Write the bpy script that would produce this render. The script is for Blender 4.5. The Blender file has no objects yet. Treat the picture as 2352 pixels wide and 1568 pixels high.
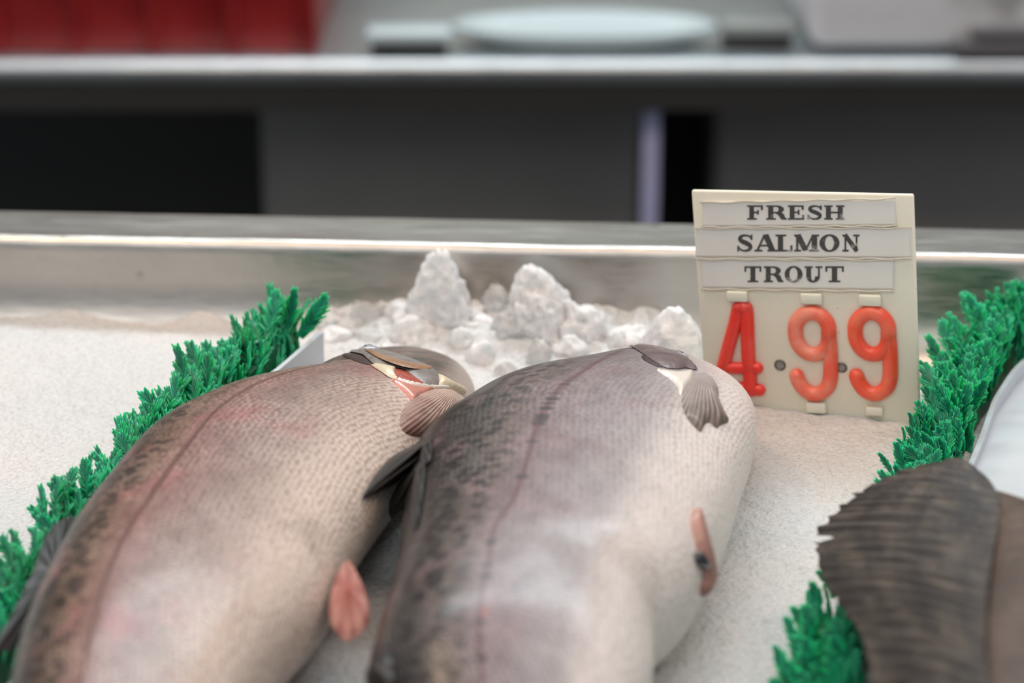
import bpy, bmesh, math, random
import numpy as np
from math import sin, cos, tan, pi, radians, sqrt
from mathutils import Vector, Matrix
from mathutils.bvhtree import BVHTree
from mathutils.geometry import delaunay_2d_cdt

# ------------------------------------------------------------------ camera, world, light
OZ = 0.90            # height of the ice surface above the floor
H = 0.385            # camera height above the ice
PITCH = radians(20)
F = 2352 * 50 / 22.3
sc = bpy.context.scene
col = sc.collection
cam_d = bpy.data.cameras.new('camera')
cam_d.lens = 50; cam_d.sensor_width = 22.3; cam_d.sensor_fit = 'HORIZONTAL'
cam_d.clip_start = 0.02; cam_d.clip_end = 50
cam_d.dof.use_dof = True
cam_d.dof.focus_distance = 0.955
cam_d.dof.aperture_fstop = 4.0
cam = bpy.data.objects.new('camera', cam_d)
cam.location = (0, 0, OZ + H)
cam.rotation_euler = (pi/2 - PITCH, 0, 0)
col.objects.link(cam)
sc.camera = cam

w = bpy.data.worlds.new('market_daylight'); sc.world = w; w.use_nodes = True
bg = w.node_tree.nodes['Background']
bg.inputs[0].default_value = (0.80, 0.88, 1.0, 1); bg.inputs[1].default_value = 0.42

def area(name, loc, target, sx, sy, power, color):
    d = bpy.data.lights.new(name, 'AREA'); d.shape = 'RECTANGLE'; d.size = sx; d.size_y = sy
    d.energy = power; d.color = color
    o = bpy.data.objects.new(name, d); col.objects.link(o)
    o.location = loc
    o.rotation_euler = (Vector(target) - Vector(loc)).to_track_quat('-Z', 'Y').to_euler()
    return o
area('fluorescent_lamp', (0.15, 2.05, OZ+1.35), (0.1, 1.7, OZ-0.1), 1.6, 0.3, 26, (0.86, 0.95, 1.0))
area('warm_display_lamp', (-0.45, 1.05, OZ+0.85), (-0.12, 0.9, OZ), 0.16, 0.16, 1.6, (1.0, 0.70, 0.48))
area('warm_display_lamp.002', (-0.04, 0.74, OZ+1.05), (-0.04, 0.76, OZ), 1.5, 0.16, 5.6, (1.0, 0.75, 0.56))
area('warm_display_lamp.001', (0.75, 0.95, OZ+0.95), (0.15, 0.85, OZ), 0.16, 0.16, 2.0, (1.0, 0.72, 0.52))
area('daylight', (-0.6, -1.3, OZ+1.9), (0.05, 0.9, OZ), 2.2, 1.4, 19, (1.0, 0.97, 0.93))
sc.view_settings.view_transform = 'Standard'
sc.view_settings.look = 'None'
sc.view_settings.gamma = 1
sc.view_settings.use_curve_mapping = False
sc.view_settings.exposure = 0.0

# ------------------------------------------------------------------ helpers
def ray(px, py):
    a = (px-1176)/F; b = (784-py)/F
    return Vector((a, cos(PITCH)+b*sin(PITCH), -sin(PITCH)+b*cos(PITCH)))
def P(px, py, z=0.0):
    d = ray(px, py); t = (z-H)/d.z
    return Vector((d.x*t, d.y*t, z))
def PY(px, py, y):
    d = ray(px, py); t = y/d.y
    return Vector((d.x*t, y, H+d.z*t))

ORG = {}
def thing(name, loc, label, cat, group=None, kind=None):
    o = bpy.data.objects.new(name, None); col.objects.link(o)
    o.empty_display_size = 0.02
    L = Vector((loc[0], loc[1], loc[2]+OZ)); o.location = L; ORG[o.name] = L
    o['label'] = label; o['category'] = cat
    if group: o['group'] = group
    if kind: o['kind'] = kind
    return o
def mesh(name, V, Fc, mat, parent=None, smooth=True, label=None, cat=None, group=None, kind=None, uvs=None):
    """V in ice-frame coordinates (z=0 is the ice surface)"""
    V = np.asarray(V, float).copy().reshape(-1, 3); V[:, 2] += OZ
    me = bpy.data.meshes.new(name)
    if parent is not None: org = np.array(ORG[parent.name])
    else:
        mn, mx = V.min(0), V.max(0); org = np.array([(mn[0]+mx[0])/2, (mn[1]+mx[1])/2, mn[2]])
    V -= org
    me.from_pydata(V.tolist(), [], [tuple(int(i) for i in f) for f in Fc])
    if uvs:
        for n, uv in uvs.items():
            l = me.uv_layers.new(name=n)
            idx = np.empty(len(me.loops), dtype=np.int64); me.loops.foreach_get('vertex_index', idx)
            l.data.foreach_set('uv', np.asarray(uv, float)[idx].ravel())
    me.validate(); 
    if smooth: me.polygons.foreach_set('use_smooth', [True]*len(me.polygons))
    me.materials.append(mat); me.update()
    o = bpy.data.objects.new(name, me); col.objects.link(o)
    if parent is not None:
        o.parent = parent; ORG[o.name] = Vector(org)
    else:
        o.location = org; ORG[o.name] = Vector(org)
    if label: o['label'] = label
    if cat: o['category'] = cat
    if group: o['group'] = group
    if kind: o['kind'] = kind
    return o
def fix_normals(o):
    bm = bmesh.new(); bm.from_mesh(o.data); bmesh.ops.recalc_face_normals(bm, faces=bm.faces); bm.to_mesh(o.data); bm.free(); return o

class MB:
    def __init__(s): s.v = []; s.f = []; s.n = 0
    def add(s, V, Fc):
        s.v.append(np.asarray(V, float).reshape(-1, 3)); s.f += [tuple(i+s.n for i in f) for f in Fc]; s.n += len(V)
    def box(s, c, d, M=None):
        x, y, z = [k/2 for k in d]
        V = [(sx*x, sy*y, sz*z) for sx in (-1, 1) for sy in (-1, 1) for sz in (-1, 1)]
        V = [Vector(v) for v in V]
        if M is not None: V = [M @ v for v in V]
        V = [v+Vector(c) for v in V]
        s.add(V, [(0,1,3,2),(4,6,7,5),(0,4,5,1),(2,3,7,6),(0,2,6,4),(1,5,7,3)])
    def rbox(s, c, d, r, M=None, seg=3):
        bm = bmesh.new(); bmesh.ops.create_cube(bm, size=1)
        for v in bm.verts: v.co = Vector((v.co.x*d[0], v.co.y*d[1], v.co.z*d[2]))
        bmesh.ops.bevel(bm, geom=bm.edges[:], offset=r, segments=seg, profile=0.5, affect='EDGES')
        bm.verts.index_update()
        V = [v.co.copy() for v in bm.verts]; Fc = [[v.index for v in f.verts] for f in bm.faces]; bm.free()
        if M is not None: V = [M @ v for v in V]
        s.add([v+Vector(c) for v in V], Fc)
    def tube(s, pts, rad, n=12, flat=1.0, up=Vector((0,0,1)), caps=True, closed=False):
        pts = [Vector(p) for p in pts]; N = len(pts)
        if not hasattr(rad, '__len__'): rad = [rad]*N
        V = []
        for i, p in enumerate(pts):
            if closed: t = (pts[(i+1) % N]-pts[i-1])
            else: t = pts[min(i+1, N-1)]-pts[max(i-1, 0)]
            t.normalize(); side = t.cross(up).normalized(); u2 = side.cross(t).normalized()
            for k in range(n):
                a = 2*pi*k/n; V.append(p+side*cos(a)*rad[i]+u2*sin(a)*rad[i]*flat)
        Fc = [(i*n+k, i*n+(k+1) % n, ((i+1) % N)*n+(k+1) % n, ((i+1) % N)*n+k) for i in range(N if closed else N-1) for k in range(n)]
        if caps and not closed: Fc += [tuple(range(n))[::-1], tuple((N-1)*n+k for k in range(n))]
        s.add(V, Fc)
    def make(s, name, mat, parent=None, **kw):
        return mesh(name, np.vstack(s.v), s.f, mat, parent, **kw)

def hash2(ix, iy, iz, seed):
    h = (ix*374761393 + iy*668265263 + iz*2147483647 + seed*1274126177) & 0xffffffff
    h = ((h ^ (h >> 13))*1103515245) & 0xffffffff
    h = ((h ^ (h >> 16))*2246822519) & 0xffffffff
    h = h ^ (h >> 15)
    return (h & 0xffff)/65535.0
def vnoise(p, seed=0):
    p = np.asarray(p, float); i = np.floor(p).astype(np.int64); f = p-i; u = f*f*(3-2*f)
    r = 0
    for dx in (0, 1):
        for dy in (0, 1):
            for dz in (0, 1):
                wgt = (u[:, 0] if dx else 1-u[:, 0])*(u[:, 1] if dy else 1-u[:, 1])*(u[:, 2] if dz else 1-u[:, 2])
                r = r + wgt*hash2(i[:, 0]+dx, i[:, 1]+dy, i[:, 2]+dz, seed)
    return r*2-1
def fbm(p, octv=4, seed=0, gain=.5):
    r = 0; a = 1; t = 0
    for k in range(octv):
        r = r+a*vnoise(np.asarray(p)*2**k+17.3*k, seed+k); t += a; a *= gain
    return r/t
def cr(K, t):
    """Catmull-Rom through rows of K at t in [0, len-1]"""
    K = np.asarray(K, float); n = len(K); out = []
    for x in np.atleast_1d(t):
        i = int(min(max(math.floor(x), 0), n-2)); u = x-i
        p0 = K[i-1] if i > 0 else 2*K[0]-K[1]; p3 = K[i+2] if i+2 < n else 2*K[-1]-K[-2]
        p1, p2 = K[i], K[i+1]
        out.append(.5*((2*p1)+(-p0+p2)*u+(2*p0-5*p1+4*p2-p3)*u*u+(-p0+3*p1-3*p2+p3)*u**3))
    return np.array(out)

# ------------------------------------------------------------------ materials
class NT:
    def __init__(s, name):
        s.m = bpy.data.materials.new(name); s.m.use_nodes = True; s.t = s.m.node_tree
        s.b = s.t.nodes['Principled BSDF']; s.out = s.t.nodes['Material Output']
    def n(s, typ, **kw):
        x = s.t.nodes.new(typ)
        for k, v in kw.items(): setattr(x, k, v)
        return x
    def l(s, a, b): s.t.links.new(a, b)
    def set(s, node, **kw):
        for k, v in kw.items():
            k = k.replace('_', ' ')
            if hasattr(v, 'is_linked') or isinstance(v, bpy.types.NodeSocket): s.l(v, node.inputs[k])
            else: node.inputs[k].default_value = v
        return node
    def math(s, op, a, b=None, c=None, clamp=False):
        x = s.n('ShaderNodeMath', operation=op, use_clamp=clamp)
        for i, v in enumerate((a, b, c)):
            if v is None: continue
            if isinstance(v, bpy.types.NodeSocket): s.l(v, x.inputs[i])
            else: x.inputs[i].default_value = v
        return x.outputs[0]
    def smooth(s, v, a, b, lo=0., hi=1.):
        x = s.n('ShaderNodeMapRange', interpolation_type='SMOOTHSTEP')
        s.l(v, x.inputs[0]); x.inputs[1].default_value = a; x.inputs[2].default_value = b
        x.inputs[3].default_value = lo; x.inputs[4].default_value = hi
        return x.outputs[0]
    def mix(s, fac, a, b, blend='MIX'):
        x = s.n('ShaderNodeMix', data_type='RGBA', blend_type=blend)
        for i, v in ((0, fac), (6, a), (7, b)):
            if isinstance(v, bpy.types.NodeSocket): s.l(v, x.inputs[i])
            elif i: x.inputs[i].default_value = (*v, 1)
            else: x.inputs[i].default_value = v
        return x.outputs[2]
    def ramp(s, v, stops):
        x = s.n('ShaderNodeValToRGB'); e = x.color_ramp.elements
        while len(e) < len(stops): e.new(.5)
        for el, (p, c) in zip(e, stops): el.position = p; el.color = (*c, 1)
        s.l(v, x.inputs[0]); return x.outputs[0]
    def obj(s): return s.n('ShaderNodeTexCoord').outputs['Object']
    def gen(s): return s.n('ShaderNodeNewGeometry').outputs['Position']
    def noise(s, vec, scale, detail=3, rough=.5, col=False):
        x = s.n('ShaderNodeTexNoise'); s.l(vec, x.inputs['Vector'])
        x.inputs['Scale'].default_value = scale; x.inputs['Detail'].default_value = detail; x.inputs['Roughness'].default_value = rough
        return x.outputs['Color' if col else 'Fac']
    def vor(s, vec, scale, feature='F1', rand=1., out='Distance', dims='3D'):
        x = s.n('ShaderNodeTexVoronoi', feature=feature, voronoi_dimensions=dims); s.l(vec, x.inputs['Vector'])
        x.inputs['Scale'].default_value = scale; x.inputs['Randomness'].default_value = rand
        return x.outputs[out]
    def bump(s, h, dist, strength=1.):
        x = s.n('ShaderNodeBump'); x.inputs['Strength'].default_value = strength; x.inputs['Distance'].default_value = dist
        s.l(h, x.inputs['Height']); s.l(x.outputs[0], s.b.inputs['Normal']); return x
    def mapping(s, vec, scale):
        x = s.n('ShaderNodeMapping'); s.l(vec, x.inputs[0]); x.inputs['Scale'].default_value = scale; return x.outputs[0]

def simple(name, c, rough=.5, metal=0., var=.12, scale=30, bump=0., sss=0., coat=0., spec=.5):
    t = NT(name); p = t.gen(); n = t.noise(p, scale, 4)
    t.l(t.mix(n, tuple(k*(1-var) for k in c), tuple(min(1, k*(1+var)) for k in c)), t.b.inputs['Base Color'])
    t.set(t.b, Roughness=rough, Metallic=metal, Specular_IOR_Level=spec, Coat_Weight=coat)
    if sss:
        t.set(t.b, Subsurface_Weight=sss, Subsurface_Scale=.004); t.b.inputs['Subsurface Radius'].default_value = (1, .6, .4)
    if bump: t.bump(n, bump)
    return t.m

def steel_mat(name, c=(.56,.55,.53), rough=.34, sc_=(1, 1, 1), spots=True):
    t = NT(name); p = t.gen()
    brushed = t.noise(t.mapping(p, (3, 60, 60)), 12, 5)
    sm = t.noise(p, 14, 4); sp = t.vor(p, 42, rand=1.)
    dirt = t.smooth(sp, .05, .17, 1, 0)
    m2 = t.math('MULTIPLY', dirt, t.smooth(t.noise(p, 21, 2), .52, .6))
    base = t.mix(sm, tuple(k*.86 for k in c), tuple(min(1, k*1.1) for k in c))
    if spots: base = t.mix(t.math('MULTIPLY', m2, .55), base, (.13,.10,.08))
    stain = t.smooth(t.noise(p, 7, 3), .6, .72)
    base = t.mix(t.math('MULTIPLY', stain, .22), base, (.36,.31,.18))
    t.l(base, t.b.inputs['Base Color']); t.set(t.b, Metallic=1.)
    t.l(t.smooth(brushed, .2, .8, rough-.07, rough+.1), t.b.inputs['Roughness'])
    t.bump(t.math('ADD', t.math('MULTIPLY', brushed, .15), t.noise(p, 45, 2)), .0006, .6)
    return t.m
M_STEEL = steel_mat('brushed_steel', (.50,.465,.425), .33)
M_STEEL2 = steel_mat('counter_steel', (.62,.65,.66), .42, spots=False)
M_SPLASH = steel_mat('backsplash_steel', (.36,.37,.33), .33, spots=False)

# crushed ice
def ice_mat(name, c1, c2, grain=1., sss=.35):
    t = NT(name); p = t.gen()
    n1 = t.noise(p, 9, 4); n2 = t.noise(p, 520*grain, 3, .6)
    v = t.vor(p, 420*grain)
    base = t.mix(t.smooth(n1, .35, .68), c1, c2)
    base = t.mix(t.math('MULTIPLY', t.smooth(n2, .35, .75), .12), base, (.45,.47,.47))
    t.l(base, t.b.inputs['Base Color'])
    t.set(t.b, Roughness=.3, IOR=1.31, Subsurface_Weight=sss, Subsurface_Scale=.006, Specular_IOR_Level=.6)
    t.b.inputs['Subsurface Radius'].default_value = (.8, 1., 1.)
    vr = t.vor(p, 700*grain, out='Color'); sep = t.n('ShaderNodeSeparateColor'); t.l(vr, sep.inputs[0])
    t.l(t.smooth(sep.outputs[1], .0, 1., .12, .6), t.b.inputs['Roughness'])
    h = t.math('ADD', t.math('MULTIPLY', v, .7), t.math('MULTIPLY', n2, .8))
    h = t.math('ADD', h, t.math('MULTIPLY', sep.outputs[0], .35))
    t.bump(h, .0013/grain, .8)
    return t.m
M_ICE = ice_mat('crushed_ice', (.665,.655,.64), (.60,.625,.63))
M_LUMP = ice_mat('ice_clump', (.84,.84,.845), (.68,.685,.69), .45, .8)
def clear_ice():
    t = NT('clear_wet_ice'); p = t.gen(); n = t.noise(p, 120, 3)
    t.set(t.b, Base_Color=(.82,.83,.83,1), Roughness=.22, IOR=1.31, Transmission_Weight=.55, Subsurface_Weight=.3, Subsurface_Scale=.004)
    t.bump(n, .002, .8); return t.m
M_CLEAR = clear_ice()

# ------------------------------------------------------------------ setting
def wallbox(name, c, d, m):
    b = MB(); b.box(c, d); o = b.make(name, m, smooth=False); o['kind'] = 'structure'; return o
M_FLOOR = simple('wet_concrete', (.06,.06,.058), .45, scale=6, bump=.001)
M_WALL = simple('painted_wall', (.20,.21,.18), .6, scale=4)
wallbox('floor', (0, 1.2, -OZ-.03), (5, 4.6, .06), M_FLOOR)
wallbox('wall_back', (0, 3.35, .3), (5, .1, 2.4), M_WALL)

# ------------------------------------------------------------------ steel display tray
YAW = -0.066
def tray_line(x): return 1.084 + YAW*x         # inner face of the back wall (top)
case = thing('display_case', (0, .7, -OZ), 'long steel display case with a raised rim, filled with crushed ice', 'display case')
prof = [(.052,-.045),(.052,.034),(.050,.0385),(.046,.0395),(.030,.0392),(.010,.0392),(.006,.0402),(.0035,.0402),(.0012,.0392),(0,.0368),(-.0004,.033),
        (-.0006,.020),(-.0016,.012),(-.004,.0035),(-.009,-.0055),(-.017,-.0135),(-.028,-.0195),(-.045,-.0245),(-.075,-.027)]
def rect_loop(off):
    x0, x1, y0 = -.78-off, .78+off, .30-off
    c = cos(math.atan(YAW)); pts = []
    f_ = lambda x: tray_line(x)+off/c
    return [(x0, y0), (x1, y0), (x1, f_(x1)), (x0, f_(x0))]
def fine_loop(off):
    L = rect_loop(off); out = []
    for k in range(4):
        a, b = np.array(L[k]), np.array(L[(k+1) % 4]); N = 60
        for i in range(N): out.append(a+(b-a)*i/N)
    return np.array(out)
V = []; n = 240
dent_r = np.random.RandomState(4)
for j, (o_, z_) in enumerate(prof):
    lp = fine_loop(o_)
    wob = .0006*fbm(np.c_[lp*14, np.zeros(n)+j*.05], 3, 5)
    if 6 <= j <= 9: wob = wob+.0006*fbm(np.c_[lp*90, np.zeros(n)], 2, 9)
    V.append(np.c_[lp[:, 0], lp[:, 1]+wob, np.full(n, z_)+wob*.6])
V = np.vstack(V); Fc = [(j*n+i, j*n+(i+1) % n, (j+1)*n+(i+1) % n, (j+1)*n+i) for j in range(len(prof)-1) for i in range(n)]
Fc.append(tuple((len(prof)-1)*n+i for i in range(n)))
mesh('tray', V, Fc, M_STEEL, case)
M_CASE = simple('case_body_steel', (.25,.25,.25), .4, 1.)
b = MB(); b.box((0, .69, -.48), (1.5, .70, .80)); b.make('case_body', M_CASE, case, smooth=False)
for x in (-.65, .65):
    for y in (.42, .98): b = MB(); b.rbox((x, y, -.885), (.06, .06, .03), .006); b.make('foot', M_CASE, case)

# ------------------------------------------------------------------ crushed ice bed
def ice_height(x, y):
    p = np.c_[x, y, np.zeros_like(x)]
    h = .0035*fbm(p*11, 3, 3) + .0012*fbm(p*60, 3, 7) + .0007*fbm(p*320, 2, 11)
    back = np.clip((y-.97)/.1, 0, 1)
    h += back*(-.022*np.clip((x-.06)/.12, 0, 1))
    # ridge of crushed ice thrown up against the back wall behind the fish heads
    ridge = np.exp(-((x-.01)/.085)**4)*np.clip((y-1.02)/.05, 0, 1)
    h += ridge*(.008+.016*np.abs(fbm(p*42, 4, 21, .6)))
    edge = np.clip((y-(tray_line(x)-.02))/.02, 0, 1)
    h += edge*(1-ridge)*(.007*fbm(p*45, 2, 31)-.0005)
    # gentle hollow at the left, higher ground under the sign
    h -= .004*np.exp(-(((x+.2)/.06)**2+((y-.93)/.05)**2))
    h += .004*np.exp(-(((x-.15)/.06)**2+((y-.9)/.06)**2))
    return h
xs = np.r_[np.linspace(-.76, -.34, 60, endpoint=False), np.linspace(-.34, .36, 560, endpoint=False), np.linspace(.36, .76, 60)]
ts = np.r_[np.linspace(0, .42, 60, endpoint=False), np.linspace(.42, 1, 430)]
X, T_ = np.meshgrid(xs, ts); X = X.ravel(); T_ = T_.ravel()
Y = .32+T_*(tray_line(X)-.0035-.32)
Z = ice_height(X, Y)
nx, ny = len(xs), len(ts)
Fg = [(j*nx+i, j*nx+i+1, (j+1)*nx+i+1, (j+1)*nx+i) for j in range(ny-1) for i in range(nx-1)]
mesh('crushed_ice', np.c_[X, Y, Z], Fg, M_ICE, label='bed of fine crushed ice filling the steel display tray', cat='ice', kind='stuff')
def icez(x, y): return float(ice_height(np.array([x]), np.array([y]))[0])

def ico(sub):
    bm = bmesh.new(); bmesh.ops.create_icosphere(bm, subdivisions=sub, radius=1)
    V = np.array([v.co[:] for v in bm.verts]); Fc = [[v.index for v in f.verts] for f in bm.faces]; bm.free(); return V, Fc
ICO = {k: ico(k) for k in (3, 4, 5)}
def lump(px, py, wpx, hpx, seed, label, m=None, lean=0., sub=5, group=None, rough=.35, name='ice_clump', zup=0., amp=1.):
    g = P(px, py, 0.004); d = g.y
    rx = wpx/2/F*d*1.06; hz = hpx/F*d*1.04
    V, Fc = ICO[sub]; V = V.copy()
    p = V*1.3+seed*7.7
    disp = 1+rough*fbm(p*1.1, 2, seed)+amp*(.13*fbm(p*3.2, 2, seed+4)+.10*fbm(p*8, 3, seed+8, .65))
    V = V*disp[:, None]
    up = V[:, 2] > 0
    V[:, 0] *= rx*np.where(up, 1-.20*np.clip(V[:, 2], 0, 1.2), 1); V[:, 1] *= rx*.85*np.where(up, 1-.2*np.clip(V[:, 2], 0, 1.2), 1)
    V[:, 2] = np.where(up, V[:, 2]*hz/max(.3, V[:, 2].max()), V[:, 2]*.006)
    V[:, 0] += lean*V[:, 2]
    y = min(g.y, tray_line(g.x)-V[:, 1].max()-.002)
    V += np.array([g.x, y, icez(g.x, y)-.001+zup])
    return mesh(name, V, Fc, m or M_LUMP, label=label, cat='ice', group=group)
lump(1010, 742, 150, 178, 3, 'tallest white clump of crushed ice standing against the tray wall')
lump(1255, 765, 190, 160, 12, 'pointed clump of crushed ice right of the tallest clump', lean=-.25)
lump(1330, 775, 130, 95, 23, 'low shoulder clump of ice leaning on the pointed clump, beside the steel wall')
lump(1545, 850, 190, 185, 31, 'smooth rounded white ice clump beside the left edge of the price sign', rough=.18, amp=.3)
lump(1240, 812, 66, 52, 40, 'small grey glassy ice chunk in front of the pointed clump', m=M_CLEAR, sub=4)
lump(1140, 715, 80, 66, 44, 'translucent ice chunk between the two tall clumps', m=M_CLEAR, sub=4)
lump(2128, 880, 60, 40, 50, 'small white ice lump peeping out behind the right edge of the price sign', sub=4)
lump(1310, 800, 90, 48, 52, 'squarish white ice lump just right of the grey glassy chunk', sub=4)
rr = random.Random(5)
small = [(760,700),(800,715),(850,690),(885,700),(930,725),(1075,700),(1100,745),(1165,760),(1190,730),(1060,770),(980,790),(905,770),(840,750),(1420,775),(1385,760),(1450,765),(1110,790),(1160,810),(1010,812),(950,760),(775,745),(720,720),(870,670),(820,672)]
first = None
for k, (x, y) in enumerate(small):
    lump(x, y+18, rr.uniform(60, 125), rr.uniform(34, 62), 60+k, 'small loose lump of crushed ice heaped at the back of the tray', m=M_CLEAR if k % 5 == 2 else M_LUMP,
         sub=4, group='loose lumps of ice at the back of the tray', name='ice_lump', zup=-.0035, rough=.5)

# ------------------------------------------------------------------ staff-side counter
CY = 2.2; CZ = -.123
counter = thing('steel_counter', (0, CY+.3, -OZ), 'long steel work counter behind the fish display, with a dark underside', 'counter')
pf = [(.004,-.024),(-.003,-.022),(-.007,-.017),(-.008,-.012),(-.0078,-.007),(-.006,-.003),(-.002,-.0005),(.004,0),(.30,0),(.56,0),(.56,-.02),(.03,-.02),(.02,-.024)]
V = []; 
for x in (-1.6, 1.6):
    for (y, z) in pf: V.append((x, CY+y, CZ+z))
k = len(pf); Fc = [(i, (i+1) % k, k+(i+1) % k, k+i) for i in range(k)]+[tuple(range(k))[::-1], tuple(range(k, 2*k))]
o = mesh('worktop', V, Fc, M_STEEL2, counter, smooth=False); fix_normals(o)
M_DARK = simple('under_shade_dark', (.030,.028,.025), .5, scale=8)  # dark colour paints in the shade below the worktop and small trays
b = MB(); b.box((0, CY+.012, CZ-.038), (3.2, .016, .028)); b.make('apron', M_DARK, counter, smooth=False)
M_LEG = simple('bluish_steel_leg', (.50,.50,.72), .5, .1)
def at_y(px, y): return (px-1176)/F*(y*cos(PITCH)+.55*sin(PITCH)*1.0)
ly = 2.26
lx = at_y(1497, ly)
b = MB(); b.rbox((lx, ly, -.50), (.017, .03, .66), .003); b.make('leg', M_LEG, counter, label='pale bluish steel leg')
for xx in (-1.5, 1.5):
    b = MB(); b.rbox((xx, ly, -.50), (.04, .04, .70), .003); b.make('leg', M_DARK, counter)
M_PANEL = simple('grey_cabinet_steel', (.24,.225,.205), .5, .3, scale=5, var=.25)
M_PANEL2 = simple('grey_cabinet_front', (.22,.205,.19), .5, .3, scale=5, var=.25)
x0, x1 = at_y(585, 2.4), at_y(1478, 2.4)
cab = thing('under_counter_cabinet', ((x0+x1)/2, 2.55, -OZ), 'dark grey steel cabinet under the counter, between the black gap and the pale leg', 'cabinet', group='cabinets under the back counter')
b = MB(); b.rbox(((x0+x1)/2, 2.56, -.50), (x1-x0, .26, .70), .004); b.make('body', M_PANEL, cab)
b = MB(); b.rbox(((x0+x1)/2, 2.42, -.50), (x1-x0-.01, .016, .69), .004); d_ = b.make('door', M_PANEL, cab)
b = MB(); b.tube([((x1-.03), 2.395, -.55), ((x1-.03), 2.395, -.40)], .004); b.make('handle', M_STEEL2, d_)
x0b = at_y(1655, 2.4); x1b = x0b+.75
cab = thing('under_counter_cabinet', ((x0b+x1b)/2, 2.55, -OZ), 'dark grey steel cabinet under the counter, right of the black gap beside the leg', 'cabinet', group='cabinets under the back counter')
b = MB(); b.rbox(((x0b+x1b)/2, 2.56, -.50), (x1b-x0b, .26, .70), .004); b.make('body', M_PANEL2, cab)
b = MB(); b.rbox(((x0b+x1b)/2, 2.42, -.50), (x1b-x0b-.01, .016, .69), .004); d_ = b.make('door', M_PANEL2, cab)
b = MB(); b.tube([((x1b-.03), 2.395, -.55), ((x1b-.03), 2.395, -.40)], .004); b.make('handle', M_STEEL2, d_)
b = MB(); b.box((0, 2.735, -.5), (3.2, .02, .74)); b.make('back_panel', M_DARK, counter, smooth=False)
# backsplash
b = MB(); b.rbox((0, CY+.575, CZ+.30), (3.2, .02, .62), .003); b.make('backsplash', M_SPLASH, counter)

# red crate
def pyc(px, py, y): return PY(px, py, y)
def red_mat():
    t = NT('red_plastic'); p = t.gen(); n = t.noise(p, 14, 3)
    t.l(t.mix(t.smooth(n, .3, .7), (.20,.003,.003), (.30,.014,.012)), t.b.inputs['Base Color'])
    t.set(t.b, Roughness=.38); return t.m
M_RED = red_mat()
cx1 = at_y(728, CY+.04); cx0 = cx1-.56; cyf = CY+.034; cyb = cyf+.34; ch = .27
crate = thing('plastic_crate', ((cx0+cx1)/2, (cyf+cyb)/2, CZ), 'red ribbed plastic crate standing on the back counter at the left', 'crate')
b = MB(); t_ = .006
b.rbox(((cx0+cx1)/2, cyf, CZ+ch/2), (cx1-cx0, t_, ch), .002); b.rbox(((cx0+cx1)/2, cyb, CZ+ch/2), (cx1-cx0, t_, ch), .002)
b.rbox((cx0, (cyf+cyb)/2, CZ+ch/2), (t_, cyb-cyf, ch), .002); b.rbox((cx1, (cyf+cyb)/2, CZ+ch/2), (t_, cyb-cyf, ch), .002)
b.rbox(((cx0+cx1)/2, (cyf+cyb)/2, CZ+.005), (cx1-cx0, cyb-cyf, .008), .002)
b.make('body', M_RED, crate)
for fx in np.linspace(cx0+.02, cx1-.004, 8):
    b = MB(); b.rbox((fx, cyf-.008, CZ+ch/2), (.012, .014, ch), .003); b.make('rib', M_RED, crate)
b = MB()
for (c_, d2) in ((((cx0+cx1)/2, cyf-.008, CZ+ch), (cx1-cx0+.03, .02, .02)), (((cx0+cx1)/2, cyb+.008, CZ+ch), (cx1-cx0+.03, .02, .02)),
                 ((cx0-.006, (cyf+cyb)/2, CZ+ch), (.02, cyb-cyf, .02)), ((cx1+.006, (cyf+cyb)/2, CZ+ch), (.02, cyb-cyf, .02))): b.rbox(c_, d2, .005)
b.make('rim', M_RED, crate)

# white oval platter
M_WHITE = simple('white_plastic', (.52,.58,.58), .35, var=.04, scale=8)
def lathe(c, prof, sx=1., sy=1., n=64):
    V = []; 
    for (r, z) in prof:
        for k in range(n): V.append((c[0]+r*sx*cos(2*pi*k/n), c[1]+r*sy*sin(2*pi*k/n), c[2]+z))
    Fc = [(i*n+k, i*n+(k+1) % n, (i+1)*n+(k+1) % n, (i+1)*n+k) for i in range(len(prof)-1) for k in range(n)]
    Fc += [tuple(range(n))[::-1], tuple((len(prof)-1)*n+k for k in range(n))]
    return V, Fc
pc = at_y(1335, CY+.17)
V, Fc = lathe((pc, CY+.070, CZ), [(.085,0),(.100,.003),(.122,.012),(.132,.017),(.134,.020),(.130,.0225),(.118,.021),(.100,.015),(.085,.013),(.02,.013)], 1, .46)
mesh('platter', V, Fc, M_WHITE, label='white oval plastic platter lying on the back counter', cat='platter')
# small raised trays either side of the platter
def tray_small(px0, px1, y, dy, label, m, h):
    a_, b2 = at_y(px0, y), at_y(px1, y)
    t = thing('shallow_tray', ((a_+b2)/2, y, CZ), label, 'tray')
    b = MB(); b.rbox(((a_+b2)/2, y, CZ+h), (b2-a_, dy, .012), .004); b.make('tray_top', m, t)
    b = MB(); b.rbox(((a_+b2)/2, y+.005, CZ+(h-.006)/2), (b2-a_-.01, dy-.01, h-.006), .003); b.make('shade_base', M_DARK, t)  # dark block stands in for the shade under the raised tray
tray_small(845, 1040, CY+.027, .042, 'shallow white tray on a base coloured dark for shade, left of the white oval platter', M_WHITE, .020)
tray_small(1645, 1822, CY+.060, .05, 'shallow grey tray between the oval platter and the foam box', simple('grey_tray_plastic', (.26,.27,.25), .4), .022)
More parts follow.
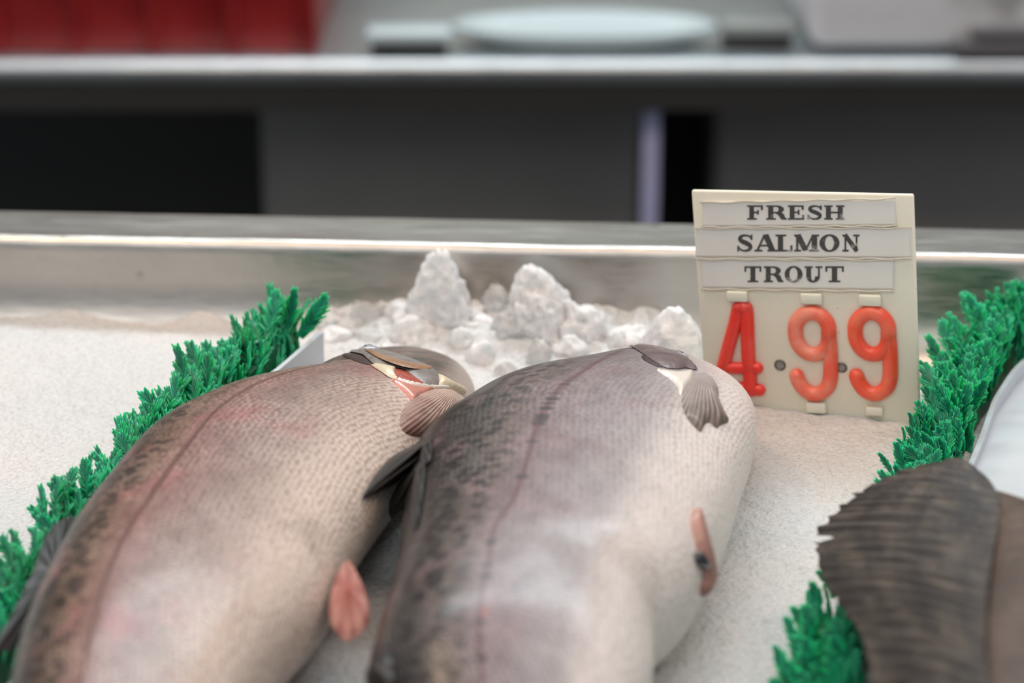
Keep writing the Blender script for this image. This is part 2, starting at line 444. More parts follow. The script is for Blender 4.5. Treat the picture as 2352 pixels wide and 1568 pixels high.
# styrofoam box
def styro():
    t = NT('grey_white_foam'); p = t.gen(); n = t.noise(p, 9, 3); v = t.vor(p, 130)
    c = t.mix(t.smooth(n, .55, .72), (.66,.64,.64), (.36,.35,.33)); t.l(c, t.b.inputs['Base Color']); t.set(t.b, Roughness=.75); t.bump(v, .001, .5); return t.m
M_FOAM = styro()
fx0 = at_y(1845, CY+.04); fx1 = fx0+.42
foam = thing('foam_box', ((fx0+fx1)/2, CY+.2, CZ), 'white foam fish box standing at the right end of the back counter', 'box')
b = MB(); b.rbox(((fx0+fx1)/2, CY+.150, CZ+.105+.001), (fx1-fx0, .27, .20), .018, seg=4); b.make('body', M_FOAM, foam)
b = MB(); b.rbox(((fx0+fx1)/2, CY+.150, CZ+.105+.12), (fx1-fx0+.01, .28, .035), .010, seg=3); b.make('lid', M_FOAM, foam)
b = MB(); gx = at_y(2250, CY+.04)
b.rbox((gx+.05, CY+.004, CZ+.010), (.17, .018, .018), .004)
b.rbox((gx+.055, CY+.004, CZ+.0255), (.15, .017, .012), .004)
b.make('folded_tray', simple('grey_card', (.10,.09,.09), .6), label='small stack of dark grey trays in front of the foam box', cat='tray')

# ------------------------------------------------------------------ fish materials
def fish_mat(name, warm, spots, seed):
    t = NT(name)
    uvb = t.n('ShaderNodeUVMap', uv_map='body').outputs[0]; uvm = t.n('ShaderNodeUVMap', uv_map='metric').outputs[0]
    sp = t.n('ShaderNodeSeparateXYZ'); t.l(uvb, sp.inputs[0]); s_, b_ = sp.outputs[0], sp.outputs[1]   # s: metres behind the gill, b: -1 back .. 0 lateral line .. 1 belly
    p = t.gen()
    wob = t.noise(uvm, 22, 3); wob2 = t.noise(uvm, 9, 2)
    bw = t.math('ADD', b_, t.math('MULTIPLY', t.math('SUBTRACT', wob, .5), .28))
    fac = t.math('MULTIPLY_ADD', bw, .5, .5)
    if warm: stops = [(0,(.018,.018,.014)),(.12,(.05,.042,.032)),(.24,(.15,.115,.085)),(.36,(.33,.24,.185)),(.46,(.38,.245,.215)),(.54,(.36,.23,.215)),(.66,(.38,.30,.28)),(.78,(.50,.42,.38)),(.92,(.84,.77,.70)),(1,(.95,.90,.82))]
    else: stops = [(0,(.012,.012,.012)),(.12,(.035,.034,.031)),(.26,(.10,.088,.075)),(.38,(.21,.165,.145)),(.50,(.30,.235,.24)),(.62,(.36,.33,.335)),(.76,(.46,.44,.44)),(.86,(.82,.79,.75)),(1,(1.,.97,.91))]
    c = t.ramp(fac, stops)
    # blotches: pink, brown
    pk = t.math('MULTIPLY', t.smooth(t.noise(t.mapping(uvm, (1, 1.3, 1)), 30+seed, 4), .50, .68), t.smooth(b_, .9, .2))
    c = t.mix(t.math('MULTIPLY', pk, .65 if warm else .4), c, (.48,.20,.21) if warm else (.36,.23,.25))
    br = t.smooth(t.noise(t.mapping(uvm, (1.2, .9, 1)), 24+seed*2, 4), .55, .7)
    c = t.mix(t.math('MULTIPLY', br, .35 if warm else .15), c, (.24,.18,.14))
    rs = t.smooth(t.noise(uvm, 62+seed, 2), .70, .76)
    c = t.mix(t.math('MULTIPLY', rs, .6), c, (.48,.10,.08))
    # darker greenish-grey shoulder near the head
    sh = t.math('MULTIPLY', t.smooth(s_, .11, -.005), t.smooth(b_, .55, -.3))
    c = t.mix(t.math('MULTIPLY', sh, .3 if warm else .72), c, (.19,.18,.155) if warm else (.115,.115,.105))
    # scales
    sc1 = t.vor(t.mapping(uvm, (1, .8, 1)), 520, rand=.5, dims='2D')
    ed = t.smooth(sc1, .30, .65)
    scm = t.smooth(s_, -.004, .008)
    c = t.mix(t.math('MULTIPLY', t.math('MULTIPLY', ed, .65 if warm else .5), scm), c, (.42,.34,.30) if warm else (.55,.50,.49), 'MULTIPLY')
    glint = t.math('MULTIPLY', t.math('MULTIPLY', t.smooth(sc1, .24, .06), scm), t.smooth(t.noise(uvm, 34, 3), .42, .58))  # pale flecks paint the scales' reflections into the skin colour
    c = t.mix(t.math('MULTIPLY', glint, .85 if warm else .4), c, (.95,.84,.76) if warm else (.72,.70,.70))
    # dark irregular spots on the back
    v1 = t.vor(t.mapping(uvm, (1, .75, 1)), 165, dims='2D'); v2 = t.noise(uvm, 260, 2)
    sm = t.smooth(t.math('ADD', v1, t.math('MULTIPLY', t.math('SUBTRACT', v2, .5), .3)), .26, .42, 1, 0)
    clus = t.smooth(t.noise(uvm, 44, 3), .30, .48)
    back = t.smooth(b_, .02, -.35)
    c = t.mix(t.math('MULTIPLY', t.math('MULTIPLY', sm, back), t.math('MULTIPLY', clus, spots)), c, (.022,.018,.018))
    v3 = t.vor(t.mapping(uvm, (1, 1.6, 1)), 300, dims='2D'); sm3 = t.smooth(v3, .18, .34, 1, 0)
    c = t.mix(t.math('MULTIPLY', t.math('MULTIPLY', sm3, t.smooth(b_, .15, -.4)), t.math('MULTIPLY', t.smooth(t.noise(uvm, 30, 3), .40, .55), spots*.8)), c, (.05,.042,.04))
    mo = t.noise(t.mapping(uvm, (1, 1.4, 1)), 75, 5, .65)
    c = t.mix(t.math('MULTIPLY', t.smooth(mo, .35, .68, .0, .55), t.smooth(b_, .8, .1, .12, 1.)), c, (.48,.38,.33) if warm else (.45,.41,.41), 'MULTIPLY')
    # lateral line
    ln = t.math('ABSOLUTE', t.math('ADD', b_, t.math('MULTIPLY', t.math('SUBTRACT', t.noise(uvm, 120, 1), .5), .012)))
    lw = t.smooth(ln, .012, .030, 1, 0)
    lw = t.math('MULTIPLY', lw, t.smooth(s_, -.003, .01))
    c = t.mix(t.math('MULTIPLY', lw, .85), c, (.12,.05,.038) if warm else (.15,.075,.075))
    if not warm:
        dv = t.vor(t.mapping(uvm, (1, .0001, 1)), 190, rand=.8, dims='2D')
        dots = t.math('MULTIPLY', t.smooth(dv, .42, .22), t.smooth(ln, .030, .055, 1, 0))
        c = t.mix(t.math('MULTIPLY', dots, .85), c, (.035,.028,.032))
    # head without scales
    hd = t.smooth(s_, .000, -.006)
    hc = t.mix(t.smooth(t.noise(t.mapping(uvm, (.35, 1.6, 1)), 75, 5, .6), .38, .62), (.03,.026,.022), (.16,.10,.07) if warm else (.17,.10,.10))
    hc = t.mix(t.smooth(t.noise(t.mapping(uvm, (.5, 1.2, 1)), 130, 3), .55, .7, 0, .5), hc, (.26,.27,.27))
    hc = t.mix(t.smooth(b_, .55, .95), hc, (.50,.44,.38))
    c = t.mix(hd, c, hc)
    t.l(c, t.b.inputs['Base Color'])
    c = t.mix(1., c, (.80,.74,.715) if warm else (.84,.82,.83), 'MULTIPLY'); t.l(c, t.b.inputs['Base Color'])
    t.set(t.b, Roughness=.42, Metallic=.0, Specular_IOR_Level=.22, Coat_Weight=.34, Coat_Roughness=.23, Subsurface_Weight=.05, Subsurface_Scale=.003)
    t.b.inputs['Subsurface Radius'].default_value = (1, .5, .4)
    h = t.math('ADD', t.math('MULTIPLY', t.math('MULTIPLY', sc1, scm), .7), t.math('MULTIPLY', t.noise(uvm, 90, 3), .8))
    t.bump(h, .0008, .7)
    return t.m

def fin_mat(name, c1, c2, c3, scale=60, rays=True, spots=0.):
    t = NT(name); uv = t.n('ShaderNodeUVMap', uv_map='fin').outputs[0]
    sp = t.n('ShaderNodeSeparateXYZ'); t.l(uv, sp.inputs[0]); u, v = sp.outputs[0], sp.outputs[1]
    wv = t.math('SINE', t.math('MULTIPLY', u, scale*2*pi))
    p = t.gen(); n = t.noise(p, 90, 3)
    c = t.mix(t.math('ADD', v, t.math('MULTIPLY', t.math('SUBTRACT', n, .5), .5), clamp=True), c1, c2)
    st = t.smooth(wv, -.3, .8, 0, .85)
    st = t.math('MULTIPLY', t.math('MULTIPLY', st, t.smooth(v, .15, .6, .1, 1.)), t.math('ADD', t.smooth(n, .3, .7), .25, clamp=True))
    c = t.mix(st, c, c3)
    if spots:
        c = t.mix(t.math('MULTIPLY', t.smooth(t.vor(p, 260), .2, .4, 1, 0), spots), c, (.02,.02,.018))
    t.l(c, t.b.inputs['Base Color'])
    t.set(t.b, Roughness=.45, Subsurface_Weight=.1, Subsurface_Scale=.003, Coat_Weight=.08, Specular_IOR_Level=.35)
    t.bump(wv, .0003, .6)
    return t.m
M_FISH_A = fish_mat('warm_trout_skin', True, .8, 1)
M_FISH_B = fish_mat('grey_trout_skin', False, .95, 5)

# ------------------------------------------------------------------ fish builder
def loft_fish(K, gill_t, M=190, N=84):
    """K rows: Dx,Dy, Vx,Vy, zc, half thickness, lateral line position a"""
    K = np.asarray(K, float); tt = np.linspace(0, len(K)-1, M); R_ = cr(K, tt)
    ctr = (R_[:, 0:2]+R_[:, 2:4])/2
    s = np.r_[0, np.cumsum(np.linalg.norm(np.diff(ctr, axis=0), axis=1))]
    sg = np.interp(gill_t, tt, s)
    V = []; ub = []; um = []
    for i in range(M):
        D, Vv, zc, th, al = R_[i, 0:2], R_[i, 2:4], R_[i, 4], R_[i, 5], R_[i, 6]
        half = (Vv-D)/2; hw = np.linalg.norm(half)
        arc = 0; prev = None
        for k in range(N+1):
            phi = pi-2*pi*k/N                        # starts at the back, goes over the top to the belly
            ca, sa = cos(phi), sin(phi)
            a = math.copysign(abs(ca)**.92, ca); zz = math.copysign(abs(sa)**.88, sa)
            if sa > 0: zz *= 1-.05*a
            q = (ctr[i][0]+a*half[0], ctr[i][1]+a*half[1], zc+th*zz)
            if prev is not None: arc += math.dist(prev, q)
            prev = q
            V.append(q); ub.append((sg-s[i], (a-al)/(1+al) if a < al else (a-al)/(1-al))); um.append((s[i], arc))
    n = N+1
    Fc = [(i*n+k, (i+1)*n+k, (i+1)*n+k+1, i*n+k+1) for i in range(M-1) for k in range(N)]
    um = np.array(um); um[:, 0] = sg-um[:, 0]; um += 2.
    V = np.array(V)
    for e, ii in ((0, 0), (1, M-1)):
        c = V[ii*n:(ii+1)*n].mean(0); V = np.vstack([V, c]); ub.append(ub[ii*n]); um = np.vstack([um, um[ii*n]])
        ci = len(V)-1
        Fc += [(ci, ii*n+k, ii*n+k+1) if e == 0 else (ci, ii*n+k+1, ii*n+k) for k in range(N)]
    return V, Fc, {'body': np.array(ub), 'metric': um}, R_, ctr, s, tt

def lump_body(V, seed, amp):
    # soft flesh unevenness, along the surface only
    n = fbm(V*14, 2, seed)+.35*fbm(V*40, 2, seed+3)
    V = V.copy(); V[:, 2] += n*amp*np.clip(V[:, 2]/.03, 0, 1); return V

def bvh_of(V, Fc): return BVHTree.FromPolygons([Vector(v) for v in V], [tuple(f) for f in Fc])
EYE = Vector((0, 0, H))
def hit(bv, px, py):
    d = ray(px, py).normalized()
    loc, nor, _, _ = bv.ray_cast(EYE, d)
    if loc is None or (loc.y > 1.1):
        best = None
        for t in np.linspace(.6, 1.12, 60):
            q, nr, _, dist = bv.find_nearest(EYE+d*t)
            if best is None or dist < best[0]: best = (dist, q, nr)
        loc, nor = best[1], best[2]
    if nor.dot(d) > 0: nor = -nor
    return loc, nor
def resample(poly, step):
    out = []
    for i in range(len(poly)):
        a, b_ = np.array(poly[i], float), np.array(poly[(i+1) % len(poly)], float); n = max(1, int(np.linalg.norm(b_-a)/step))
        for k in range(n): out.append(a+(b_-a)*k/n)
    return np.array(out)
def smooth_closed(poly, sub=6):
    K = np.array(list(poly)+[poly[0]], float); n = len(poly); out = []
    for i in range(n):
        p0, p1, p2, p3 = K[(i-1) % n], K[i % n], K[(i+1) % n], K[(i+2) % n]
        for u in np.linspace(0, 1, sub, endpoint=False):
            out.append(.5*((2*p1)+(-p0+p2)*u+(2*p0-5*p1+4*p2-p3)*u*u+(-p0+3*p1-3*p2+p3)*u**3))
    return np.array(out)
def patch(name, bv, poly, mat, parent, off=.002, rim=-.0006, dome=14., step=5., smooth=True, base=None, nrays=10, label=None, ridge=0., lift=None):
    """a piece of the fish lying on its surface: outline given over the body, thickness off, rounded to its rim"""
    pl = smooth_closed(poly) if smooth else np.array(poly, float)
    B = resample(pl, step); mn, mx = B.min(0), B.max(0)
    pts = [tuple(q) for q in B]
    def inside(x, y):
        c = False; n = len(B)
        for i in range(n):
            x1, y1 = B[i]; x2, y2 = B[(i+1) % n]
            if (y1 > y) != (y2 > y) and x < (x2-x1)*(y-y1)/(y2-y1)+x1: c = not c
        return c
    def dist(x, y): 
        A = B; C = np.roll(B, -1, 0); d = C-A; L = (d**2).sum(1)+1e-9
        t = np.clip((((x-A[:, 0])*d[:, 0]+(y-A[:, 1])*d[:, 1])/L), 0, 1)
        return float(np.sqrt(((A[:, 0]+t*d[:, 0]-x)**2+(A[:, 1]+t*d[:, 1]-y)**2).min()))
    r = 0
    y = mn[1]+step*.5
    while y < mx[1]:
        x = mn[0]+step*.5+(step*.5 if r % 2 else 0)
        while x < mx[0]:
            if inside(x, y) and dist(x, y) > step*.45: pts.append((x, y))
            x += step
        y += step*.87; r += 1
    nb = len(B)
    vs, es, fs, ov, oe, of = delaunay_2d_cdt([Vector(q) for q in pts], [(i, (i+1) % nb) for i in range(nb)], [list(range(nb))], 1, 1e-4)
    base = np.array(base if base is not None else B.mean(0))
    V = []; UV = []
    for v in vs:
        d = dist(v.x, v.y); loc, nor = hit(bv, v.x, v.y)
        ang = math.atan2(v.y-base[1], v.x-base[0]); rr_ = math.hypot(v.x-base[0], v.y-base[1])/max(1., np.linalg.norm(B-base, axis=1).max())
        h = rim+(off-rim)*min(1., d/dome)**.55+ridge*sin(ang*nrays*2)*min(1, d/dome)
        if lift is not None: h += lift(v.x, v.y)
        V.append(loc+nor*h); UV.append((ang/(2*pi)+1, rr_))
    return mesh(name, V, fs, mat, parent, uvs={'fin': UV}, label=label)

def flat_fin(name, poly3, mat, parent, thick=.0012, base=0, label=None, sub=5):
    """free-standing fin: 3D outline, fanned from its base vertex, with real thickness and ray ridges"""
    K = [Vector(q) for q in poly3]; n = len(K)
    out = []
    for i in range(n):
        p0, p1, p2, p3 = K[(i-1) % n], K[i], K[(i+1) % n], K[(i+2) % n]
        for u in np.linspace(0, 1, sub, endpoint=False):
            out.append(.5*((2*p1)+(p2-p0)*u+(2*p0-5*p1+4*p2-p3)*u*u+(3*p1-p0-3*p2+p3)*u**3))
    c = Vector(base) if hasattr(base, '__len__') else K[base]
    nor = Vector((0, 0, 0))
    for i in range(len(out)): nor += (out[i]-c).cross(out[(i+1) % len(out)]-c)
    nor.normalize()
    if nor.z < 0: nor = -nor
    V = []; Fc = []; UV = []; R_ = 8; m = len(out)
    for side in (1, -1):
        for j in range(R_+1):
            for i in range(m):
                q = c+(out[i]-c)*(j/R_)
                hh = thick*(1-.75*j/R_)*(1+.35*(1 if i % 2 else -1)*(j/R_))
                V.append(q+nor*hh*side*(0 if j == R_ else 1)); UV.append((i/m, j/R_))
    nn = (R_+1)*m
    for s_ in (0, 1):
        for j in range(R_):
            for i in range(m):
                a, b_, c2, d = s_*nn+j*m+i, s_*nn+j*m+(i+1) % m, s_*nn+(j+1)*m+(i+1) % m, s_*nn+(j+1)*m+i
                Fc.append((a, b_, c2, d) if s_ else (a, d, c2, b_))
    return mesh(name, V, Fc, mat, parent, uvs={'fin': UV}, label=label)

# ------------------------------------------------------------------ left trout
KA = [ # tail to snout
 (-.1335,.455,-.1165,.455,.022,.0075,-.05),
 (-.138,.50,-.109,.50,.023,.011,-.08),(-.147,.55,-.100,.545,.026,.018,-.12),(-.155,.61,-.090,.600,.029,.025,-.2),
 (-.1600,.655,-.0815,.645,.030,.029,-.26),(-.1610,.69,-.0740,.672,.031,.031,-.3),(-.1600,.735,-.0630,.705,.031,.032,-.3),
 (-.1540,.783,-.0560,.752,.031,.032,-.3),(-.1455,.830,-.0460,.797,.031,.0315,-.28),(-.1295,.866,-.0365,.838,.029,.030,-.25),
 (-.1130,.891,-.027,.872,.026,.027,-.22),(-.0960,.914,-.018,.898,.022,.0245,-.2),
 (-.0890,.943,-.016,.922,.0175,.0225,-.15),(-.080,.972,-.016,.950,.0115,.0200,-.1),(-.066,.998,-.018,.978,.006,.016,-.05),(-.050,1.012,-.022,1.000,.002,.011,0),(-.036,1.020,-.028,1.016,0,.004,0)]
GT_A = 11.0
VA, FA, UA, RA, CA, SA, TA = loft_fish(KA, GT_A)
VA = lump_body(VA, 5, .0012)
fishA = thing('trout', (-.09, .76, 0), 'pinkish brown trout lying on ice beside the long green divider', 'fish', group='large trout lying on the ice')
oA = mesh('body', VA, FA, M_FISH_A, fishA, uvs=UA); fix_normals(oA)
bvA = bvh_of(VA, FA)

KB = [
 (-.0165,.535,.0005,.535,.018,.007,-.05),
 (-.024,.565,.010,.565,.022,.013,-.1),(-.034,.60,.026,.600,.027,.021,-.15),(-.0455,.640,.042,.640,.031,.029,-.2),
 (-.0445,.672,.0462,.668,.032,.033,-.2),(-.0420,.700,.0475,.686,.0325,.0345,-.2),(-.0405,.724,.0610,.706,.033,.035,-.2),(-.0400,.757,.0725,.739,.033,.0355,-.2),
 (-.0400,.790,.0815,.774,.033,.0355,-.18),(-.0385,.820,.0880,.806,.033,.0355,-.12),(-.0320,.838,.0950,.838,.032,.0345,-.08),
 (-.0215,.863,.1000,.868,.030,.0325,-.05),(-.0050,.887,.1010,.893,.027,.029,-.1),(.0120,.910,.0970,.915,.0230,.0262,-.2),
 (.0250,.934,.0900,.938,.0175,.0240,-.2),(.0350,.958,.0860,.962,.0115,.0205,-.1),(.0420,.985,.0820,.985,.007,.017,0),(.0540,1.000,.0800,1.003,.003,.011,0),(.064,1.010,.074,1.012,0,.004,0)]
GT_B = 13.0
VB, FB, UB, RB, CB, SB, TB = loft_fish(KB, GT_B)
VB = lump_body(VB, 9, .0013)
fishB = thing('trout', (.02, .76, 0), 'silvery grey trout with dark dotted side line, in front of the price sign', 'fish', group='large trout lying on the ice')
oB = mesh('body', VB, FB, M_FISH_B, fishB, uvs=UB); fix_normals(oB)
bvB = bvh_of(VB, FB)

M_FIN_DARK = fin_mat('dark_fin', (.040,.036,.032), (.024,.022,.020), (.010,.009,.009), 14, spots=.6)
M_FIN_PEC_A = fin_mat('pink_pectoral', (.66,.50,.42), (.20,.12,.09), (.26,.11,.10), 85)
M_FIN_PEC_B = fin_mat('grey_pectoral', (.50,.45,.44), (.12,.09,.065), (.14,.09,.08), 62)
M_FIN_RED = fin_mat('red_pelvic', (.34,.09,.07), (.44,.22,.18), (.26,.07,.06), 7)
M_FIN_PINK = fin_mat('pink_pelvic', (.46,.26,.21), (.30,.15,.13), (.36,.20,.17), 6)
M_GILL = simple('gill_flesh', (.40,.07,.04), .3, var=.5, scale=220, bump=.001, sss=.2, coat=.5)
M_CAVITY = simple('gill_cavity', (.035,.012,.01), .4, var=.5, scale=150)
M_CREAM = simple('cream_bone', (.66,.58,.42), .35, var=.18, scale=160, sss=.2, coat=.3)
M_BELLY = simple('belly_skin', (.74,.70,.64), .3, var=.08, scale=90, sss=.2, coat=.4, bump=.0006)
M_BLOODY = simple('bloody_skin', (.60,.26,.20), .3, var=.55, scale=170, sss=.2, coat=.4)
M_CHEEK = simple('silver_cheek', (.20,.18,.165), .42, .0, var=.55, scale=130, coat=.1, bump=.0012)
M_CHEEK2 = simple('purple_cheek', (.13,.085,.085), .4, .0, var=.7, scale=110, coat=.15, bump=.0012)
M_ORANGE = simple('jaw_edge', (.34,.19,.10), .32, var=.4, scale=120, coat=.3)
M_EYE = simple('fish_eye', (.03,.03,.035), .12, coat=1.)
M_EYERING = simple('fish_eye_ring', (.38,.38,.44), .2, coat=.6)

def tail_fin(c, ang, L, spread, parent, mat, z=.02):
    c = Vector((c[0], c[1], z)); pts = [c+Vector((0, 0, 0))]
    for k in range(9):
        u = k/8; a = ang+(u-.5)*spread; r = L*(1-.22*(1-abs(2*u-1)**1.5))
        pts.append(c+Vector((cos(a)*r, sin(a)*r, -.006)))
    return flat_fin('tail_fin', pts, mat, parent, .0022, 0)
tail_fin((-.125, .47), radians(-93), .075, radians(75), fishA, M_FIN_DARK)
tail_fin((-.008, .548), radians(-98), .075, radians(75), fishB, M_FIN_DARK, .018)

def front(x, y, z):
    q = P(x, y, z); d = (q-EYE); L = d.length; d.normalize()
    for bv in (bvA, bvB):
        loc = bv.ray_cast(EYE, d)[0]
        if loc is not None and (loc-EYE).length-.003 < L: L = (loc-EYE).length-.003
    return EYE+d*L
def line3(pts): return [front(x, y, z) for x, y, z in pts]
# dark dorsal fin of the left trout, lying in the green divider
flat_fin('dorsal_fin', [P(*q) for q in [(195,1192,.033),(150,1190,.037),(118,1212,.037),(95,1255,.037),(78,1305,.037),(52,1360,.036),(22,1420,.036),(-10,1480,.036),(30,1490,.032),(80,1410,.031),(130,1310,.031),(175,1240,.031)]], M_FIN_DARK, fishA, .0018, P(120, 1320, .034), label='black dorsal fin folded against the divider')
# dorsal fin of the grey trout, split in two lobes
flat_fin('dorsal_fin', line3([(985,1003,.036),(945,1025,.035),(905,1045,.034),(878,1070,.033),(855,1100,.032),(833,1143,.031),(870,1130,.031),(905,1112,.032),(935,1098,.033),(965,1075,.034),(990,1050,.036)]), M_FIN_DARK, fishB, .0016, front(975, 1030, .036), label='dark spotted front lobe of the dorsal fin')
flat_fin('dorsal_fin', line3([(975,1050,.036),(945,1080,.033),(915,1110,.029),(898,1140,.026),(893,1168,.025),(900,1192,.025),(920,1172,.026),(938,1180,.026),(950,1215,.027),(960,1190,.030),(972,1120,.034)]), M_FIN_DARK, fishB, .0016, front(965, 1085, .034), label='dark drooping rear lobe of the dorsal fin')
# adipose fin
flat_fin('adipose_fin', line3([(895,1500,.030),(862,1520,.028),(845,1545,.026),(846,1575,.026),(870,1590,.028),(900,1580,.032)]), M_FIN_DARK, fishB, .004, front(890, 1545, .031))
# pectoral fins
patch('pectoral_fin', bvA, [(1000,893),(965,903),(935,925),(920,952),(919,980),(935,998),(965,1005),(1000,1002),(1030,985),(1055,955),(1062,925),(1048,900),(1025,892)], M_FIN_PEC_A, fishA, .0034, -.0002, 30, base=(1045, 893), nrays=26, ridge=.0001, label='pink rayed pectoral fin with a dark brown tip')
patch('pectoral_fin', bvB, [(1592,866),(1575,885),(1565,912),(1568,940),(1580,965),(1598,985),(1610,993),(1618,978),(1628,972),(1645,984),(1655,978),(1674,968),(1664,945),(1652,918),(1650,893),(1635,868),(1612,856)], M_FIN_PEC_B, fishB, .0028, -.0002, 20, base=(1612, 850), nrays=30, ridge=.0001, label='pale grey fan shaped pectoral fin with frayed tips')
# pelvic fins
flat_fin('pelvic_fin', [P(*q) for q in [(798,1286,.040),(822,1318,.039),(842,1365,.037),(850,1410,.035),(838,1445,.033),(815,1462,.032),(795,1472,.031),(772,1450,.033),(757,1420,.035),(757,1375,.037),(770,1325,.039)]], M_FIN_RED, fishA, .0042, P(801, 1375, .037), label='red pelvic fin pointing towards the tail')
patch('pelvic_fin', bvB, [(1588,1172),(1604,1170),(1613,1195),(1624,1240),(1636,1285),(1641,1320),(1630,1350),(1612,1372),(1606,1350),(1612,1320),(1603,1280),(1592,1235),(1584,1200)], M_FIN_PINK, fishB, .0030, -.0006, 10, base=(1595, 1170), nrays=8, step=4)
patch('vent', bvB, [(1592,1268),(1602,1272),(1614,1292),(1619,1310),(1608,1305),(1596,1290)], M_EYE, fishB, .0034, .0005, 6, step=3)
# gill region of the left trout
patch('gill_slit', bvA, [(786,812),(805,812),(830,818),(848,830),(850,838),(830,834),(808,826),(790,819)], M_CAVITY, fishA, .0006, .0002, 5, step=3)
patch('gill', bvA, [(850,838),(880,842),(915,848),(945,858),(975,880),(1000,889),(960,884),(920,873),(885,860)], M_GILL, fishA, .0009, .0002, 6, step=3)
patch('gill_raker', bvA, [(852,838),(885,843),(908,849),(906,862),(915,874),(895,868),(873,853)], M_CREAM, fishA, .0026, .0003, 8, step=3, label='cream coloured bony gill arch')
patch('shoulder_edge', bvA, [(896,868),(930,880),(965,888),(1005,890),(985,902),(960,912),(947,922),(930,905),(912,888)], M_BLOODY, fishA, .0016, -.0003, 6, step=3, label='pink and red torn skin behind the gill')
patch('belly_flap', bvA, [(900,867),(940,880),(985,888),(1020,889),(1045,893),(1010,897),(960,892),(925,882)], M_BELLY, fishA, .0026, -.0003, 5, step=3)
patch('gill_cover', bvA, [(800,808),(835,803),(880,806),(930,820),(975,838),(1000,853),(1012,872),(1005,887),(975,884),(950,868),(925,850),(890,845),(862,840),(846,828),(830,815)], M_CHEEK, fishA, .0026, .0006, 26, step=4, label='grey silver gill cover')
patch('jaw_bone', bvA, [(838,810),(870,822),(905,834),(950,845),(985,850),(975,858),(935,855),(895,844),(860,828)], M_ORANGE, fishA, .0034, .0022, 12, step=3)
patch('mouth', bvA, [(1000,862),(1015,868),(1040,882),(1062,893),(1068,908),(1045,900),(1020,894),(1005,888)], M_CREAM, fishA, .0030, -.0002, 8, step=4)
# eye of the left trout
def eye(bv, px, py, parent, r=.0045):
    loc, nor = hit(bv, px, py); V, Fc = ICO[3]
    z = nor; x = z.orthogonal().normalized(); y = z.cross(x)
    M_ = Matrix((x, y, z)).transposed()
    e = mesh('eye', [loc+M_ @ Vector((v[0]*r*1.5, v[1]*r*1.5, v[2]*r*.62)) for v in V], Fc, M_EYERING, parent)
    mesh('pupil', [loc+nor*r*.32+M_ @ Vector((v[0]*r*.8, v[1]*r*.8, v[2]*r*.45)) for v in V], Fc, M_EYE, e)
eye(bvA, 846, 803, fishA, .0032)
# gill region of the grey trout
patch('gill_slit', bvB, [(1474,817),(1488,820),(1506,832),(1522,843),(1510,842),(1492,834),(1478,826)], M_CAVITY, fishB, .0008, .0003, 4, step=2.5)
patch('gill_cover', bvB, [(1440,790),(1480,792),(1530,802),(1570,818),(1592,835),(1600,850),(1575,846),(1556,848),(1528,845),(1505,832),(1484,818),(1462,804)], M_CHEEK2, fishB, .0026, .0004, 22, step=4, label='dark purplish gill cover')
patch('shoulder_edge', bvB, [(1500,845),(1530,850),(1560,853),(1590,850),(1590,870),(1572,895),(1562,910),(1555,890),(1535,868)], M_BELLY, fishB, .0016, -.0003, 8, step=4, label='silvery white shoulder skin behind the gill')
eye(bvB, 1560, 816, fishB, .0026)

# ------------------------------------------------------------------ dark flatfish on the right
def flat_mat(body):
    t = NT('flatfish_skin' if body else 'flatfish_fin'); uv = t.n('ShaderNodeUVMap', uv_map='fin').outputs[0]
    sp = t.n('ShaderNodeSeparateXYZ'); t.l(uv, sp.inputs[0]); u, v = sp.outputs[0], sp.outputs[1]
    p = t.gen(); n = t.noise(uv, 6, 4); n2 = t.noise(t.mapping(uv, (.8, 26, 1)), 3, 5)
    if body: c = t.mix(t.smooth(n, .3, .7), (.075,.046,.032), (.12,.08,.058))
    else:
        c = t.mix(t.smooth(n, .35, .65), (.046,.040,.035), (.105,.088,.070))
    c = t.mix(t.smooth(n2, .42, .58, 0, .85 if not body else .4), c, (.022,.018,.017))
    c = t.mix(t.smooth(t.vor(uv, 9), .04, .10, .0 if body else .35, 0), c, (.35,.28,.22))
    t.l(c, t.b.inputs['Base Color']); t.set(t.b, Roughness=.5, Specular_IOR_Level=.25, Coat_Weight=.06, Coat_Roughness=.3)
    t.bump(t.math('ADD', n2, t.noise(p, 300, 2)), .0008, .7); return t.m
M_FLAT = flat_mat(True); M_FLATFIN = flat_mat(False)
flat = thing('flatfish', (.25, .65, .02), 'dark brown flatfish with a wide ribbed fin, lying over the right green divider', 'fish')
# rows from far end to near end: outer fin edge, fin root, far body edge (world, metres)
rowsF = [ # edge (px,py,z)      root (px,py,z)
 ((2165,1068,.052),(2240,1082,.056)), ((2085,1080,.050),(2268,1105,.060)), ((2020,1105,.047),(2290,1140,.062)), ((1960,1142,.043),(2295,1180,.063)),
 ((1910,1185,.038),(2290,1225,.064)), ((1876,1225,.034),(2282,1270,.065)), ((1878,1262,.034),(2274,1315,.066)), ((1886,1310,.034),(2268,1360,.067)),
 ((1900,1350,.035),(2264,1405,.067)), ((1935,1395,.038),(2262,1450,.067)), ((1968,1440,.041),(2262,1500,.067)), ((1990,1500,.043),(2266,1560,.067)),
 ((2004,1570,.044),(2275,1630,.066)), ((2030,1660,.042),(2290,1720,.064)), ((2090,1760,.040),(2310,1800,.060))]
E_ = np.array([P(*a) for a, b_ in rowsF]); R0 = np.array([P(*b_) for a, b_ in rowsF])
nr = 150; tt = np.linspace(0, len(rowsF)-1, nr); Ei, Ri = cr(E_, tt), cr(R0, tt)
rs_ = np.random.RandomState(3)
nu = 40; V = []; UV = []
raggy = .0012*np.sin(np.arange(nr)*1.9)+rs_.normal(0, .0006, nr)
notch = np.exp(-((tt-5.25)/.13)**2)*.012
